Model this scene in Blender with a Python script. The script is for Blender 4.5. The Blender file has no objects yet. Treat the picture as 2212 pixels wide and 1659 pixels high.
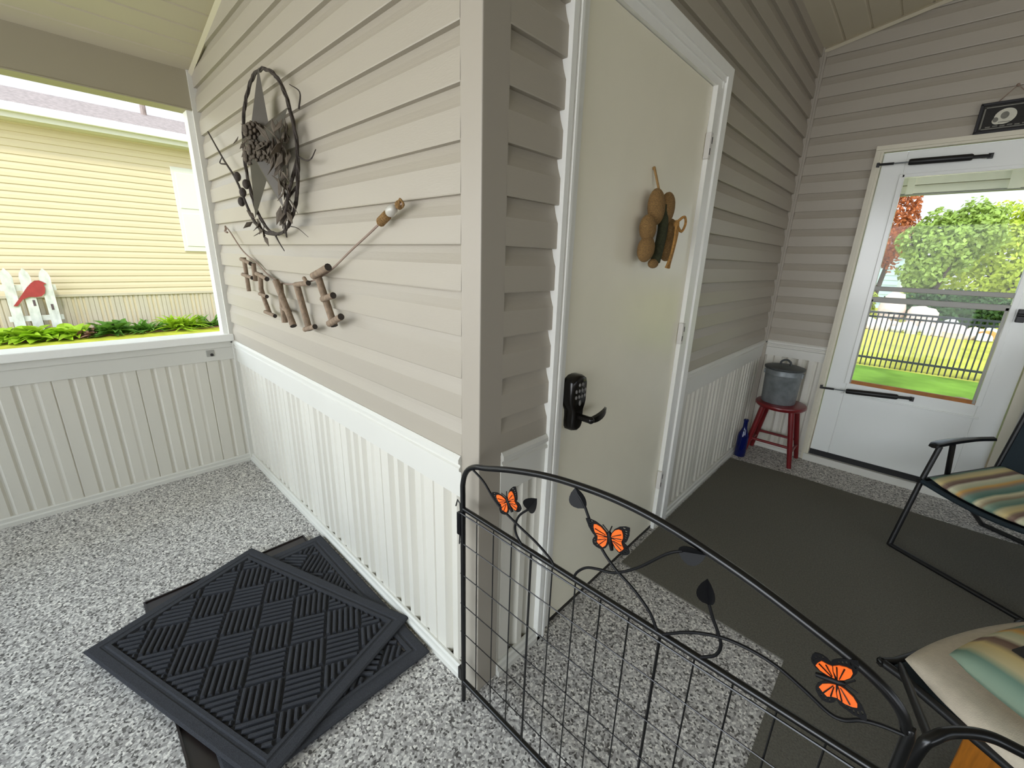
import bpy, bmesh, math, random
from math import sin, cos, pi, radians, sqrt, atan2
from mathutils import Vector, Matrix

SC = bpy.context.scene
COL = SC.collection
random.seed(7)

# ------------------------------------------------------------------ helpers
def lin(c):
    return tuple(((v / 12.92) if v <= 0.04045 else ((v + 0.055) / 1.055) ** 2.4) for v in c)

def hexc(h):
    h = h.lstrip('#')
    return lin(tuple(int(h[i:i + 2], 16) / 255 for i in (0, 2, 4)))

class MB:
    """collects shapes, becomes one mesh"""
    def __init__(s):
        s.v = []; s.f = []; s.m = []; s.cur = 0
    def add(s, vs, fs):
        o = len(s.v)
        s.v += [tuple(p) for p in vs]
        for f in fs:
            s.f.append(tuple(i + o for i in f)); s.m.append(s.cur)
    def box(s, x0, x1, y0, y1, z0, z1):
        vs = [(x, y, z) for x in (x0, x1) for y in (y0, y1) for z in (z0, z1)]
        s.add(vs, [(0, 1, 3, 2), (4, 6, 7, 5), (0, 4, 5, 1), (2, 3, 7, 6), (0, 2, 6, 4), (1, 5, 7, 3)])
    def obox(s, c, ax, ay, az, hx, hy, hz):
        c = Vector(c); ax = Vector(ax).normalized(); ay = Vector(ay).normalized(); az = Vector(az).normalized()
        vs = [c + ax * (hx * i) + ay * (hy * j) + az * (hz * k) for i in (-1, 1) for j in (-1, 1) for k in (-1, 1)]
        s.add(vs, [(0, 1, 3, 2), (4, 6, 7, 5), (0, 4, 5, 1), (2, 3, 7, 6), (0, 2, 6, 4), (1, 5, 7, 3)])
    def tube(s, pts, r, n=8, cap=True, closed=False):
        pts = [Vector(p) for p in pts]
        N = len(pts)
        rs = r if isinstance(r, (list, tuple)) else [r] * N
        t0 = (pts[1] - pts[0]).normalized()
        up = Vector((0, 0, 1)) if abs(t0.z) < 0.9 else Vector((1, 0, 0))
        nrm = t0.cross(up).normalized()
        vs = []
        for i in range(N):
            if closed:
                t = (pts[(i + 1) % N] - pts[i - 1]).normalized()
            elif i == 0: t = t0
            elif i == N - 1: t = (pts[-1] - pts[-2]).normalized()
            else:
                t = ((pts[i + 1] - pts[i]).normalized() + (pts[i] - pts[i - 1]).normalized())
                t = t.normalized() if t.length > 1e-6 else (pts[i + 1] - pts[i]).normalized()
            nrm = (nrm - t * nrm.dot(t))
            nrm = nrm.normalized() if nrm.length > 1e-6 else t.orthogonal().normalized()
            b = t.cross(nrm)
            for k in range(n):
                a = 2 * pi * k / n
                vs.append(pts[i] + (nrm * cos(a) + b * sin(a)) * rs[i])
        fs = []
        for i in range(N if closed else N - 1):
            j = (i + 1) % N
            for k in range(n):
                fs.append((i * n + k, i * n + (k + 1) % n, j * n + (k + 1) % n, j * n + k))
        if cap and not closed:
            fs.append(tuple(range(n - 1, -1, -1)))
            fs.append(tuple((N - 1) * n + k for k in range(n)))
        s.add(vs, fs)
    def lathe(s, prof, c=(0, 0, 0), n=28):
        vs = []; m = len(prof)
        for k in range(n):
            a = 2 * pi * k / n
            for r, z in prof:
                vs.append((c[0] + r * cos(a), c[1] + r * sin(a), c[2] + z))
        fs = []
        for k in range(n):
            k2 = (k + 1) % n
            for i in range(m - 1):
                fs.append((k * m + i, k2 * m + i, k2 * m + i + 1, k * m + i + 1))
        s.add(vs, fs)
    def ell(s, c, rx, ry, rz, n=12, m=8, rot=None):
        vs = []; fs = []
        R = rot or Matrix.Identity(3)
        c = Vector(c)
        for i in range(m + 1):
            th = pi * i / m
            for k in range(n):
                a = 2 * pi * k / n
                vs.append(c + R @ Vector((rx * sin(th) * cos(a), ry * sin(th) * sin(a), rz * cos(th))))
        for i in range(m):
            for k in range(n):
                fs.append((i * n + k, (i + 1) * n + k, (i + 1) * n + (k + 1) % n, i * n + (k + 1) % n))
        s.add(vs, fs)
    def build(s, name, mat, parent=None, smooth=False, mats=None):
        me = bpy.data.meshes.new(name)
        me.from_pydata(s.v, [], s.f)
        for x in (mats or [mat]): me.materials.append(x)
        if mats:
            for p, i in zip(me.polygons, s.m): p.material_index = i
        if smooth:
            for p in me.polygons: p.use_smooth = True
        bm = bmesh.new(); bm.from_mesh(me)
        bmesh.ops.recalc_face_normals(bm, faces=bm.faces); bm.to_mesh(me); bm.free()
        if smooth:
            try: me.set_sharp_from_angle(angle=radians(40))
            except Exception: pass
        o = bpy.data.objects.new(name, me); COL.objects.link(o)
        if parent is not None: attach(o, parent)
        return o

def attach(o, parent):
    """parent o (modelled in world space) to an empty or mesh that sits at a pure translation"""
    o.parent = parent
    w = Vector((0, 0, 0)); p = parent
    while p is not None:
        w = w + p.location; p = p.parent
    me = o.data
    o.location = (0, 0, 0)
    me.transform(Matrix.Translation(-w)) if w.length > 0 else None
    return o

def thing(name, label, cat, loc=(0, 0, 0), group=None):
    o = bpy.data.objects.new(name, None); COL.objects.link(o)
    o.location = loc; o.empty_display_size = 0.05
    return tag(o, label, cat, group)

def tag(o, label=None, cat=None, group=None, kind=None):
    if label: o['label'] = label
    if cat: o['category'] = cat
    if group: o['group'] = group
    if kind: o['kind'] = kind
    return o

def struct(o, label, cat):
    return tag(o, label, cat, kind='structure')

def bevel(o, w, seg=2):
    m = o.modifiers.new('bevel', 'BEVEL'); m.width = w; m.segments = seg; m.limit_method = 'ANGLE'; m.angle_limit = radians(35)
    return o

def smooth_pts(pts, n=6, closed=False):
    """Catmull-Rom through the points"""
    P = [Vector(p) for p in pts]; out = []; N = len(P)
    rng = range(N) if closed else range(N - 1)
    for i in rng:
        p1, p2 = P[i], P[(i + 1) % N]
        p0 = P[i - 1] if (i > 0 or closed) else p1 * 2 - p2
        p3 = P[(i + 2) % N] if (i + 2 < N or closed) else p2 * 2 - p1
        for k in range(n):
            t = k / n
            out.append(0.5 * ((2 * p1) + (p2 - p0) * t + (2 * p0 - 5 * p1 + 4 * p2 - p3) * t * t + (3 * p1 - p0 - 3 * p2 + p3) * t ** 3))
    if not closed: out.append(P[-1])
    return out

def plate(loops, thick, to3d, name, mat, parent=None):
    """flat plate with holes: first loop outer, others holes; to3d maps (u, v, w)"""
    cu = bpy.data.curves.new(name + '_outline', 'CURVE'); cu.dimensions = '2D'; cu.fill_mode = 'BOTH'
    cu.extrude = thick / 2
    for L in loops:
        sp = cu.splines.new('POLY'); sp.points.add(len(L) - 1)
        for p, q in zip(sp.points, L): p.co = (q[0], q[1], 0, 1)
        sp.use_cyclic_u = True
    tmp = bpy.data.objects.new('tmp', cu); COL.objects.link(tmp)
    dg = bpy.context.evaluated_depsgraph_get(); dg.update()
    me = bpy.data.meshes.new_from_object(tmp.evaluated_get(dg))
    COL.objects.unlink(tmp); bpy.data.objects.remove(tmp); bpy.data.curves.remove(cu)
    me.name = name
    for v in me.vertices: v.co = to3d(v.co.x, v.co.y, v.co.z)
    me.materials.clear(); me.materials.append(mat)
    for p in me.polygons: p.material_index = 0; p.use_smooth = False
    o = bpy.data.objects.new(name, me); COL.objects.link(o)
    if parent is not None: attach(o, parent)
    return o

# ------------------------------------------------------------------ materials
def mat(name, col, rough=0.5, metal=0.0, spec=0.5, noise=0.0, nscale=30.0, bump=0.0, bscale=200.0, trans=0.0, coat=0.0, stretch=None):
    m = bpy.data.materials.new(name); m.use_nodes = True
    nt = m.node_tree; b = nt.nodes['Principled BSDF']
    col = hexc(col) if isinstance(col, str) else col
    b.inputs['Base Color'].default_value = (*col, 1)
    b.inputs['Roughness'].default_value = rough
    b.inputs['Metallic'].default_value = metal
    b.inputs['Specular IOR Level'].default_value = spec
    b.inputs['Coat Weight'].default_value = coat
    if trans: b.inputs['Transmission Weight'].default_value = trans
    tc = nt.nodes.new('ShaderNodeTexCoord')
    vec = tc.outputs['Object']
    if stretch:
        mp = nt.nodes.new('ShaderNodeMapping'); mp.inputs['Scale'].default_value = stretch
        nt.links.new(vec, mp.inputs['Vector']); vec = mp.outputs['Vector']
    n = nt.nodes.new('ShaderNodeTexNoise'); n.inputs['Scale'].default_value = nscale; n.inputs['Detail'].default_value = 4
    nt.links.new(vec, n.inputs['Vector'])
    r = nt.nodes.new('ShaderNodeValToRGB')
    k = max(noise, 0.01)
    r.color_ramp.elements[0].position = 0.3; r.color_ramp.elements[1].position = 0.7
    r.color_ramp.elements[0].color = (*[max(0, c * (1 - k)) for c in col], 1)
    r.color_ramp.elements[1].color = (*[min(1, c * (1 + k)) for c in col], 1)
    nt.links.new(n.outputs['Fac'], r.inputs['Fac']); nt.links.new(r.outputs['Color'], b.inputs['Base Color'])
    if bump:
        n2 = nt.nodes.new('ShaderNodeTexNoise'); n2.inputs['Scale'].default_value = bscale; n2.inputs['Detail'].default_value = 3
        nt.links.new(vec, n2.inputs['Vector'])
        bp = nt.nodes.new('ShaderNodeBump'); bp.inputs['Strength'].default_value = bump; bp.inputs['Distance'].default_value = 0.004
        nt.links.new(n2.outputs['Fac'], bp.inputs['Height']); nt.links.new(bp.outputs['Normal'], b.inputs['Normal'])
    return m

M = {}
M['siding'] = mat('beige_vinyl_siding', '#a69e90', 0.42, noise=0.015, nscale=3, bump=0.10, bscale=60, stretch=(1, 1, 6))
M['trimgray'] = mat('beige_corner_trim', '#a39b8e', 0.45, noise=0.01, nscale=4)
M['white'] = mat('white_vinyl', '#d3d1c8', 0.38, noise=0.015, nscale=4)
M['panel'] = mat('white_vinyl_skirting', '#d6d2c6', 0.36, noise=0.03, nscale=3, stretch=(1, 1, 0.3))
M['creamtrim'] = mat('cream_door_trim', '#d3cdb9', 0.4, noise=0.01)
M['trimwhite'] = mat('white_painted_trim', '#efeee8', 0.35, noise=0.01)
M['dooroff'] = mat('off_white_door_paint', '#efe9d4', 0.26, noise=0.02, nscale=5)
M['stormwhite'] = mat('glossy_white_storm_door', '#eceeea', 0.16, noise=0.01, nscale=3)
M['soffit'] = mat('cream_soffit', '#c4bba3', 0.55, noise=0.03, nscale=2)
M['beamtan'] = mat('tan_header', '#a29a84', 0.5, noise=0.02, nscale=2)
M['black'] = mat('black_powder_coat', '#0b0b0c', 0.28, noise=0.1, nscale=40)
M['leafblack'] = mat('black_leaf_metal', '#08080a', 0.5, spec=0.25, noise=0.1, nscale=40)
M['blackmatte'] = mat('black_plastic', '#0e0e0f', 0.45, noise=0.1, nscale=60)
M['lockblack'] = mat('dark_bronze_lock', '#15120f', 0.22, metal=0.3, noise=0.1)
M['key'] = mat('grey_rubber_keys', '#6f6c68', 0.5)
M['hinge'] = mat('painted_hinge', '#d8d4ce', 0.4)
M['slot'] = mat('dark_slot', '#2a2622', 0.6)
M['orange'] = mat('orange_enamel', '#ff6a1e', 0.4, noise=0.10, nscale=30, stretch=(6, 6, 1))
M['matrib'] = mat('charcoal_polyester_mat', '#414246', 0.95, spec=0.1, noise=0.25, nscale=500, bump=0.6, bscale=900)
M['tray'] = mat('dark_brown_rubber', '#221a18', 0.35, noise=0.15, nscale=40)
M['carpet'] = mat('charcoal_carpet', '#6a675e', 1.0, spec=0.05, noise=0.22, nscale=180, bump=0.5, bscale=700)
M['redwood'] = mat('dark_red_paint', '#6e1519', 0.3, noise=0.12, nscale=14)
M['zinc'] = mat('galvanized_steel', '#7e8385', 0.42, metal=0.35, noise=0.2, nscale=22)
M['zincdark'] = mat('weathered_zinc_lid', '#4a4d4d', 0.5, metal=0.3, noise=0.25, nscale=25)
M['bottle'] = mat('cobalt_glass', '#08155a', 0.06, trans=0.3, noise=0.05)
M['sling'] = mat('dark_teal_sling', '#15242b', 0.8, noise=0.2, nscale=200, bump=0.3, bscale=500)
M['tan'] = mat('beige_canvas', '#c6baa6', 0.9, noise=0.06, nscale=60, bump=0.25, bscale=400)
M['ochre'] = mat('orange_brown_wood', '#a8661a', 0.5, noise=0.25, nscale=12, stretch=(1, 8, 1))
M['jute'] = mat('jute_twine', '#8a6a3e', 0.9, noise=0.35, nscale=160, bump=0.9, bscale=260, stretch=(1, 1, 2.5))
M['jutebow'] = mat('jute_bow', '#a3773c', 0.85, noise=0.3, nscale=120, bump=0.8, bscale=240)
M['moss'] = mat('dark_green_moss', '#30321c', 0.95, noise=0.3, nscale=80, bump=0.8, bscale=200)
M['cord'] = mat('twine_cord', '#9c7a4a', 0.9, noise=0.2, nscale=200)
M['bark'] = mat('driftwood_bark', '#86735f', 0.85, noise=0.25, nscale=45, bump=0.6, bscale=90, stretch=(2, 2, 1))
M['cutend'] = mat('dark_cut_end', '#3a332d', 0.9, noise=0.2, nscale=100)
M['palewood'] = mat('pale_peeled_twig', '#b9ad9a', 0.8, noise=0.2, nscale=60, bump=0.4, bscale=120)
M['string'] = mat('grey_string', '#8d7a6c', 0.9, noise=0.15, nscale=200)
M['glassbead'] = mat('clear_glass_bead', '#e9e6da', 0.05, spec=0.8, trans=0.5)
M['twig'] = mat('dark_vine_twig', '#3a322c', 0.85, noise=0.35, nscale=60, bump=0.6, bscale=150)
M['tin'] = mat('grey_tin_star', '#4d473e', 0.5, metal=0.2, noise=0.12, nscale=12)
M['leafdry'] = mat('dried_brown_leaf', '#564c40', 0.85, noise=0.3, nscale=40)
M['signblack'] = mat('black_chalkboard', '#23211e', 0.8, noise=0.2, nscale=60)
M['signframe'] = mat('black_wood_frame', '#1b191c', 0.6, noise=0.2)
M['signwhite'] = mat('white_chalk_paint', '#c9c6b6', 0.8, noise=0.08, nscale=30)
M['signgrey'] = mat('grey_chalk_paint', '#77756c', 0.85, noise=0.15, nscale=80)
M['greyplate'] = mat('grey_plate', '#9b9a92', 0.4)
# outside
M['yhouse'] = mat('pale_yellow_siding', '#cbbc9c', 0.6, noise=0.02, nscale=2)
M['yskirt'] = mat('cream_skirting', '#bdb39c', 0.6, noise=0.05, nscale=3)
M['roof'] = mat('brown_grey_shingles', '#8f8078', 0.95, noise=0.22, nscale=9, stretch=(1, 2, 1))
M['gutter'] = mat('white_gutter', '#d2d0c6', 0.4)
M['grass'] = mat('lawn_grass', '#a5a638', 1.0, spec=0.1, noise=0.25, nscale=6, bump=0.6, bscale=60)
M['grassback'] = mat('back_lawn_grass', '#b3ad4c', 1.0, spec=0.1, noise=0.22, nscale=1.5, bump=0.6, bscale=40)
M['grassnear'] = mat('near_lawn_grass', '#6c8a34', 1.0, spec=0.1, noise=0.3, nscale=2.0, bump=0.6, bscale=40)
M['mulch'] = mat('bed_mulch', '#7a5a48', 1.0, noise=0.3, nscale=30)
def leafmat(name, a, tl=0.35):
    m = mat(name, a, 0.5, spec=0.3, noise=0.28, nscale=4)
    nt = m.node_tree; b = nt.nodes['Principled BSDF']; out = nt.nodes['Material Output']
    t = nt.nodes.new('ShaderNodeBsdfTranslucent'); mx = nt.nodes.new('ShaderNodeMixShader'); mx.inputs[0].default_value = tl
    src = b.inputs['Base Color'].links[0].from_socket
    nt.links.new(src, t.inputs['Color']); nt.links.new(b.outputs[0], mx.inputs[1]); nt.links.new(t.outputs[0], mx.inputs[2])
    nt.links.new(mx.outputs[0], out.inputs['Surface'])
    return m
M['hosta1'] = leafmat('lime_hosta_leaf', '#9cbc2f')
M['hosta2'] = leafmat('green_plant_leaf', '#5f8a34')
M['tree1'] = leafmat('tree_leaf_green', '#94a84e')
M['tree2'] = leafmat('tree_leaf_lime', '#b9c548')
M['tree3'] = leafmat('tree_leaf_orange', '#b0663a')
M['tree4'] = leafmat('dark_shrub_leaf', '#3f5a2a')
M['trunk'] = mat('tree_bark', '#4d4034', 0.95, noise=0.3, nscale=20)
M['fence'] = mat('black_iron_fence', '#2b2c2e', 0.45, noise=0.1)
M['picket'] = mat('weathered_white_picket', '#c9c9c2', 0.8, noise=0.2, nscale=14, stretch=(1, 1, 0.5))
M['redbird'] = mat('faded_red_paint', '#96322f', 0.7, noise=0.12, nscale=12)
M['knot'] = mat('peeling_dark_patch', '#5a4a4c', 0.9)
M['rock1'] = mat('pale_pink_stone', '#cdb5a4', 0.9, noise=0.15, nscale=6, bump=0.5, bscale=12)
M['rock2'] = mat('pale_grey_stone', '#c6c1b6', 0.9, noise=0.15, nscale=6, bump=0.5, bscale=12)
M['rock3'] = mat('orange_tan_stone', '#c98f4c', 0.9, noise=0.2, nscale=6, bump=0.5, bscale=12)
M['brownstone'] = mat('grey_brown_stone', '#8a7462', 0.9, noise=0.3, nscale=14, bump=0.5, bscale=30)
M['bluehouse'] = mat('pale_blue_siding', '#b3c3c2', 0.6, noise=0.03)
M['awning'] = mat('cream_awning', '#f1eedf', 0.5, noise=0.02)
M['interiorwood'] = mat('deck_wood', '#9a6a3a', 0.7, noise=0.2, nscale=20)

def floor_mat():
    m = bpy.data.materials.new('speckled_floor'); m.use_nodes = True
    nt = m.node_tree; b = nt.nodes['Principled BSDF']; b.inputs['Roughness'].default_value = 0.6; b.inputs['Specular IOR Level'].default_value = 0.3
    tc = nt.nodes.new('ShaderNodeTexCoord')
    v = nt.nodes.new('ShaderNodeTexVoronoi'); v.inputs['Scale'].default_value = 165
    w = nt.nodes.new('ShaderNodeTexNoise'); w.inputs['Scale'].default_value = 90; w.inputs['Detail'].default_value = 2
    mixv = nt.nodes.new('ShaderNodeVectorMath'); mixv.operation = 'MULTIPLY_ADD'
    mixv.inputs[1].default_value = (0.006, 0.006, 0)
    nt.links.new(tc.outputs['Object'], w.inputs['Vector'])
    nt.links.new(w.outputs['Color'], mixv.inputs[0]); nt.links.new(tc.outputs['Object'], mixv.inputs[2])
    nt.links.new(mixv.outputs[0], v.inputs['Vector'])
    sep = nt.nodes.new('ShaderNodeSeparateColor'); nt.links.new(v.outputs['Color'], sep.inputs[0])
    r = nt.nodes.new('ShaderNodeValToRGB'); e = r.color_ramp.elements
    e[0].position = 0.0; e[0].color = (*hexc('#4a4744'), 1)
    e[1].position = 1.0; e[1].color = (*hexc('#ece8e0'), 1)
    for p, c in ((0.12, '#6a6763'), (0.26, '#979390'), (0.55, '#b2aea9'), (0.80, '#cdcac4')):
        q = e.new(p); q.color = (*hexc(c), 1)
    nt.links.new(sep.outputs[0], r.inputs['Fac']); nt.links.new(r.outputs['Color'], b.inputs['Base Color'])
    return m
M['floor'] = floor_mat()

def stripe_mat(name, axis='X', scale=1.0):
    m = bpy.data.materials.new(name); m.use_nodes = True
    nt = m.node_tree; b = nt.nodes['Principled BSDF']; b.inputs['Roughness'].default_value = 0.9; b.inputs['Specular IOR Level'].default_value = 0.15
    tc = nt.nodes.new('ShaderNodeTexCoord')
    sx = nt.nodes.new('ShaderNodeSeparateXYZ'); nt.links.new(tc.outputs['UV'], sx.inputs[0])
    n = nt.nodes.new('ShaderNodeTexNoise'); n.inputs['Scale'].default_value = 3.0
    nt.links.new(tc.outputs['UV'], n.inputs['Vector'])
    ma = nt.nodes.new('ShaderNodeMath'); ma.operation = 'MULTIPLY_ADD'; ma.inputs[1].default_value = 0.03
    nt.links.new(n.outputs['Fac'], ma.inputs[0]); nt.links.new(sx.outputs['X'], ma.inputs[2])
    mu = nt.nodes.new('ShaderNodeMath'); mu.operation = 'MULTIPLY'; mu.inputs[1].default_value = scale
    nt.links.new(ma.outputs[0], mu.inputs[0])
    fr = nt.nodes.new('ShaderNodeMath'); fr.operation = 'FRACT'; nt.links.new(mu.outputs[0], fr.inputs[0])
    r = nt.nodes.new('ShaderNodeValToRGB'); e = r.color_ramp.elements
    cols = [(0.0, '#8fa08a'), (0.10, '#6f8b7c'), (0.16, '#c9bd93'), (0.26, '#d9c48c'), (0.32, '#8d7767'), (0.38, '#7a6257'), (0.43, '#d8d3b4'), (0.52, '#c2c39f'),
            (0.58, '#d8a860'), (0.64, '#a58f76'), (0.70, '#7f9586'), (0.80, '#5f8073'), (0.86, '#e0d7b0'), (0.95, '#9c8a70')]
    e[0].position = 0; e[0].color = (*hexc(cols[0][1]), 1); e[1].position = 1; e[1].color = (*hexc(cols[0][1]), 1)
    for p, c in cols[1:]:
        q = e.new(p); q.color = (*hexc(c), 1)
    nt.links.new(fr.outputs[0], r.inputs['Fac']); nt.links.new(r.outputs['Color'], b.inputs['Base Color'])
    return m
M['stripe'] = stripe_mat('striped_cushion_fabric', scale=2.2)
M['stripe2'] = stripe_mat('striped_pillow_fabric', scale=1.15)

def glass_mat():
    m = bpy.data.materials.new('window_glass'); m.use_nodes = True
    nt = m.node_tree; nt.nodes.clear()
    out = nt.nodes.new('ShaderNodeOutputMaterial'); t = nt.nodes.new('ShaderNodeBsdfTransparent'); g = nt.nodes.new('ShaderNodeBsdfGlossy')
    g.inputs['Roughness'].default_value = 0.02
    f = nt.nodes.new('ShaderNodeFresnel'); f.inputs['IOR'].default_value = 1.22
    mx = nt.nodes.new('ShaderNodeMixShader')
    n = nt.nodes.new('ShaderNodeTexNoise'); n.inputs['Scale'].default_value = 2
    r = nt.nodes.new('ShaderNodeValToRGB'); r.color_ramp.elements[0].color = (0.93, 0.95, 0.95, 1); r.color_ramp.elements[1].color = (0.97, 0.98, 0.98, 1)
    nt.links.new(n.outputs['Fac'], r.inputs['Fac']); nt.links.new(r.outputs['Color'], t.inputs['Color'])
    nt.links.new(f.outputs[0], mx.inputs[0]); nt.links.new(t.outputs[0], mx.inputs[1]); nt.links.new(g.outputs[0], mx.inputs[2])
    nt.links.new(mx.outputs[0], out.inputs[0])
    return m
M['glass'] = glass_mat()

# ------------------------------------------------------------------ camera
R = [[0.7246674125139337, 0.2172146144731438, -0.6539686173660352],
     [0.688442914498824, -0.18681313840886898, 0.7008189529359162],
     [0.03005818884638958, -0.958080718195034, -0.284917255893992]]
cd = bpy.data.cameras.new('camera'); cam = bpy.data.objects.new('camera', cd); COL.objects.link(cam)
mw = Matrix.Identity(4)
for i in range(3):
    mw[i][0] = R[i][0]; mw[i][1] = -R[i][1]; mw[i][2] = -R[i][2]
mw[0][3], mw[1][3], mw[2][3] = 0.751, -0.685, 1.345
cam.matrix_world = mw
cd.sensor_fit = 'HORIZONTAL'; cd.sensor_width = 36.0; cd.lens = 905.0 / 2212 * 36.0
cd.clip_start = 0.02; cd.clip_end = 300
SC.camera = cam

# ------------------------------------------------------------------ dimensions
XL = -2.268          # low wall plane
YB = 2.877           # back wall plane
XR = 3.3             # far right wall (outside the photo)
YF = -3.0            # open front of the porch
def zc(x): return 2.66 + 0.185 * x

# ------------------------------------------------------------------ siding
H = 0.1124; Z0 = 0.814
def siding_profile(z0, z1):
    """(offset, z) pairs of dutch lap from z0 to z1"""
    k0 = int(math.floor((z0 - Z0) / H + 1e-6)); out = []
    k = k0
    while Z0 + k * H < z1:
        b = Z0 + k * H
        out += [(0.001, b), (0.0160, b), (0.0170, b + 0.003), (0.0160, b + 0.066), (0.0125, b + 0.074), (0.0060, b + 0.092), (0.0010, b + H)]
        k += 1
    return out

def siding(mb, a0, a1, z0, z1, place, slope=None):
    """strip between a0 and a1 along the wall; place(a, off, z); clipped to z0..z1"""
    pr = siding_profile(z0, z1)
    seg = [a0 + (a1 - a0) * i / 8 for i in range(9)] if slope else [a0, a1]
    vs = []; fs = []
    for a in seg:
        top = slope(a) if slope else z1
        for o, z in pr: vs.append(place(a, o, min(max(z, z0), top)))
    n = len(pr)
    for i in range(len(seg) - 1):
        for k in range(n - 1): fs.append((i * n + k, i * n + k + 1, (i + 1) * n + k + 1, (i + 1) * n + k))
    mb.add(vs, fs)

# left wall (carries the star and the garland): faces -y, surface recessed behind y = 0
yS = 0.016
mb = MB(); siding(mb, XL, -0.07, 0.80, 2.7, lambda a, o, z: (a, yS - o, z), slope=lambda a: zc(a) + 0.01)
mb.box(XL - 0.1, -0.03, 0.03, 0.12, -0.02, 2.26)
struct(mb.build('wall_left', M['siding']), 'beige lap siding wall carrying the star wreath and the twig letters', 'wall')
# door wall: faces +x
xS = -0.016
mb = MB()
pl = lambda a, o, z: (xS + o, a, z)
siding(mb, 0.08, 0.283, 0.80, zc(0) + 0.01, pl)
siding(mb, 0.283, 1.372, 2.10, zc(0) + 0.01, pl)
siding(mb, 1.372, YB, 0.80, zc(0) + 0.01, pl)
mb.box(-0.12, -0.03, 0.03, 0.36, -0.02, 2.6); mb.box(-0.12, -0.03, 1.25, YB + 0.1, -0.02, 2.6); mb.box(-0.12, -0.03, 0.36, 1.25, 2.05, 2.6)
struct(mb.build('wall_door', M['siding']), 'beige lap siding wall around the off-white entry door', 'wall')
# back wall: faces -y
ySB = YB + 0.016
plb = lambda a, o, z: (a, ySB - o, z)
mb = MB()
siding(mb, 0.0, 0.40, 0.80, 2.75, plb, slope=lambda a: zc(a) + 0.01)
siding(mb, 0.40, 1.30, 2.05, 3.0, plb, slope=lambda a: zc(a) + 0.01)
siding(mb, 1.30, XR, 0.80, 3.3, plb, slope=lambda a: zc(a) + 0.01)
mb.box(-0.1, 0.42, YB + 0.03, YB + 0.12, -0.02, 2.7); mb.box(1.29, XR, YB + 0.03, YB + 0.12, -0.02, 2.9); mb.box(0.4, 1.31, YB + 0.03, YB + 0.12, 2.06, 2.75)
struct(mb.build('wall_back', M['siding']), 'grey-beige lap siding wall around the storm door', 'wall')
mb = MB(); prr = lambda a, o, z: (XR - o, a, z)  # unseen right wall; its window band is added to light the door wall
siding(mb, YF, YB, -0.02, 0.86, prr); siding(mb, YF, YB, 1.88, 3.4, prr); siding(mb, 1.9, YB, 0.86, 1.88, prr)
mb.box(XR + 0.02, XR + 0.1, YF, YB + 0.1, -0.02, 0.86); mb.box(XR + 0.02, XR + 0.1, YF, YB + 0.1, 1.88, 3.4); mb.box(XR + 0.02, XR + 0.1, 1.9, YB + 0.1, 0.86, 1.88)
for yy in (-1.6, -0.15): mb.box(XR - 0.02, XR + 0.06, yy - 0.04, yy + 0.04, 0.86, 1.9)
struct(mb.build('wall_right', M['siding']), 'unseen beige siding wall on the right side of the porch with a window band added for light', 'wall')

# corner post and corner trims
mb = MB(); mb.box(-0.073, 0.0, 0.0, 0.084, 0.0, 2.66)
struct(bevel(mb.build('trim_1', M['trimgray']), 0.003), 'grey-beige outside corner post behind the gate', 'trim')
mb = MB(); mb.box(-0.01, 0.022, YB - 0.012, YB + 0.02, 0.02, zc(0)); mb.box(-0.012, 0.010, YB - 0.022, YB + 0.01, 0.82, zc(0))
struct(mb.build('trim_2', M['trimgray']), 'thin beige inside corner strip between door wall and back wall', 'trim')
mb = MB()   # J strip along the back wall under the ceiling
mb.tube([(0.0, YB - 0.008, zc(0) - 0.014), (XR, YB - 0.008, zc(XR) - 0.014)], 0.014, 4)
struct(mb.build('trim_3', M['soffit']), 'pale strip where back wall meets the ceiling', 'trim')
mb = MB(); mb.tube([(XL, 0.0, zc(XL) - 0.012), (-0.0, 0.0, zc(0) - 0.012)], 0.014, 4)
struct(mb.build('trim_4', M['soffit']), 'pale strip where left siding wall meets the ceiling', 'trim')
mb = MB(); mb.box(XL, XL + 0.028, -0.014, 0.02, 0.0, 0.80); mb.box(XL - 0.02, XL + 0.012, -0.02, 0.02, 0.80, zc(XL))
struct(mb.build('trim_5', M['white']), 'white inside corner strip at the end of the left wall', 'trim')

# ------------------------------------------------------------------ vertical vinyl panels with V grooves
def panel_profile(a0, a1, phase, ds=1.0):
    """(a, depth) with pitch .32: a seam and four grooves"""
    P = 0.321; out = [(a0, 0.0)]
    k = int(math.floor((a0 - phase) / P)) - 1
    while phase + k * P < a1 + P:
        s = phase + k * P
        loc = [(s - 0.004, 0), (s, 0.006), (s + 0.004, 0)]
        for fr, w, d in ((0.22, 0.020 * (0.4 + 0.6 * ds), 0.022 * ds), (0.42, 0.020 * (0.4 + 0.6 * ds), 0.022 * ds), (0.62, 0.020 * (0.4 + 0.6 * ds), 0.022 * ds), (0.82, 0.012, 0.007 * ds)):
            c = s + fr * P
            loc += [(c - w, 0), (c - 0.003, d), (c + 0.003, d), (c + w, 0)]
        out += [p for p in loc if a0 < p[0] < a1]
        k += 1
    out.append((a1, 0.0))
    return out
def vpanel(mb, a0, a1, z0, z1, place, phase, ds=1.0):
    pr = panel_profile(a0, a1, phase, ds); vs = []; fs = []
    for a, d in pr:
        vs += [place(a, d, z0), place(a, d, z1)]
    for i in range(len(pr) - 1): fs.append((2 * i, 2 * i + 1, 2 * i + 3, 2 * i + 2))
    mb.add(vs, fs)
mb = MB(); vpanel(mb, XL, -0.06, 0.03, 0.70, lambda a, d, z: (a, 0.006 + d, z), -1.18)
struct(mb.build('wall_left_lower', M['panel']), 'white ribbed vinyl skirting below the left chair rail', 'wall')
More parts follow.
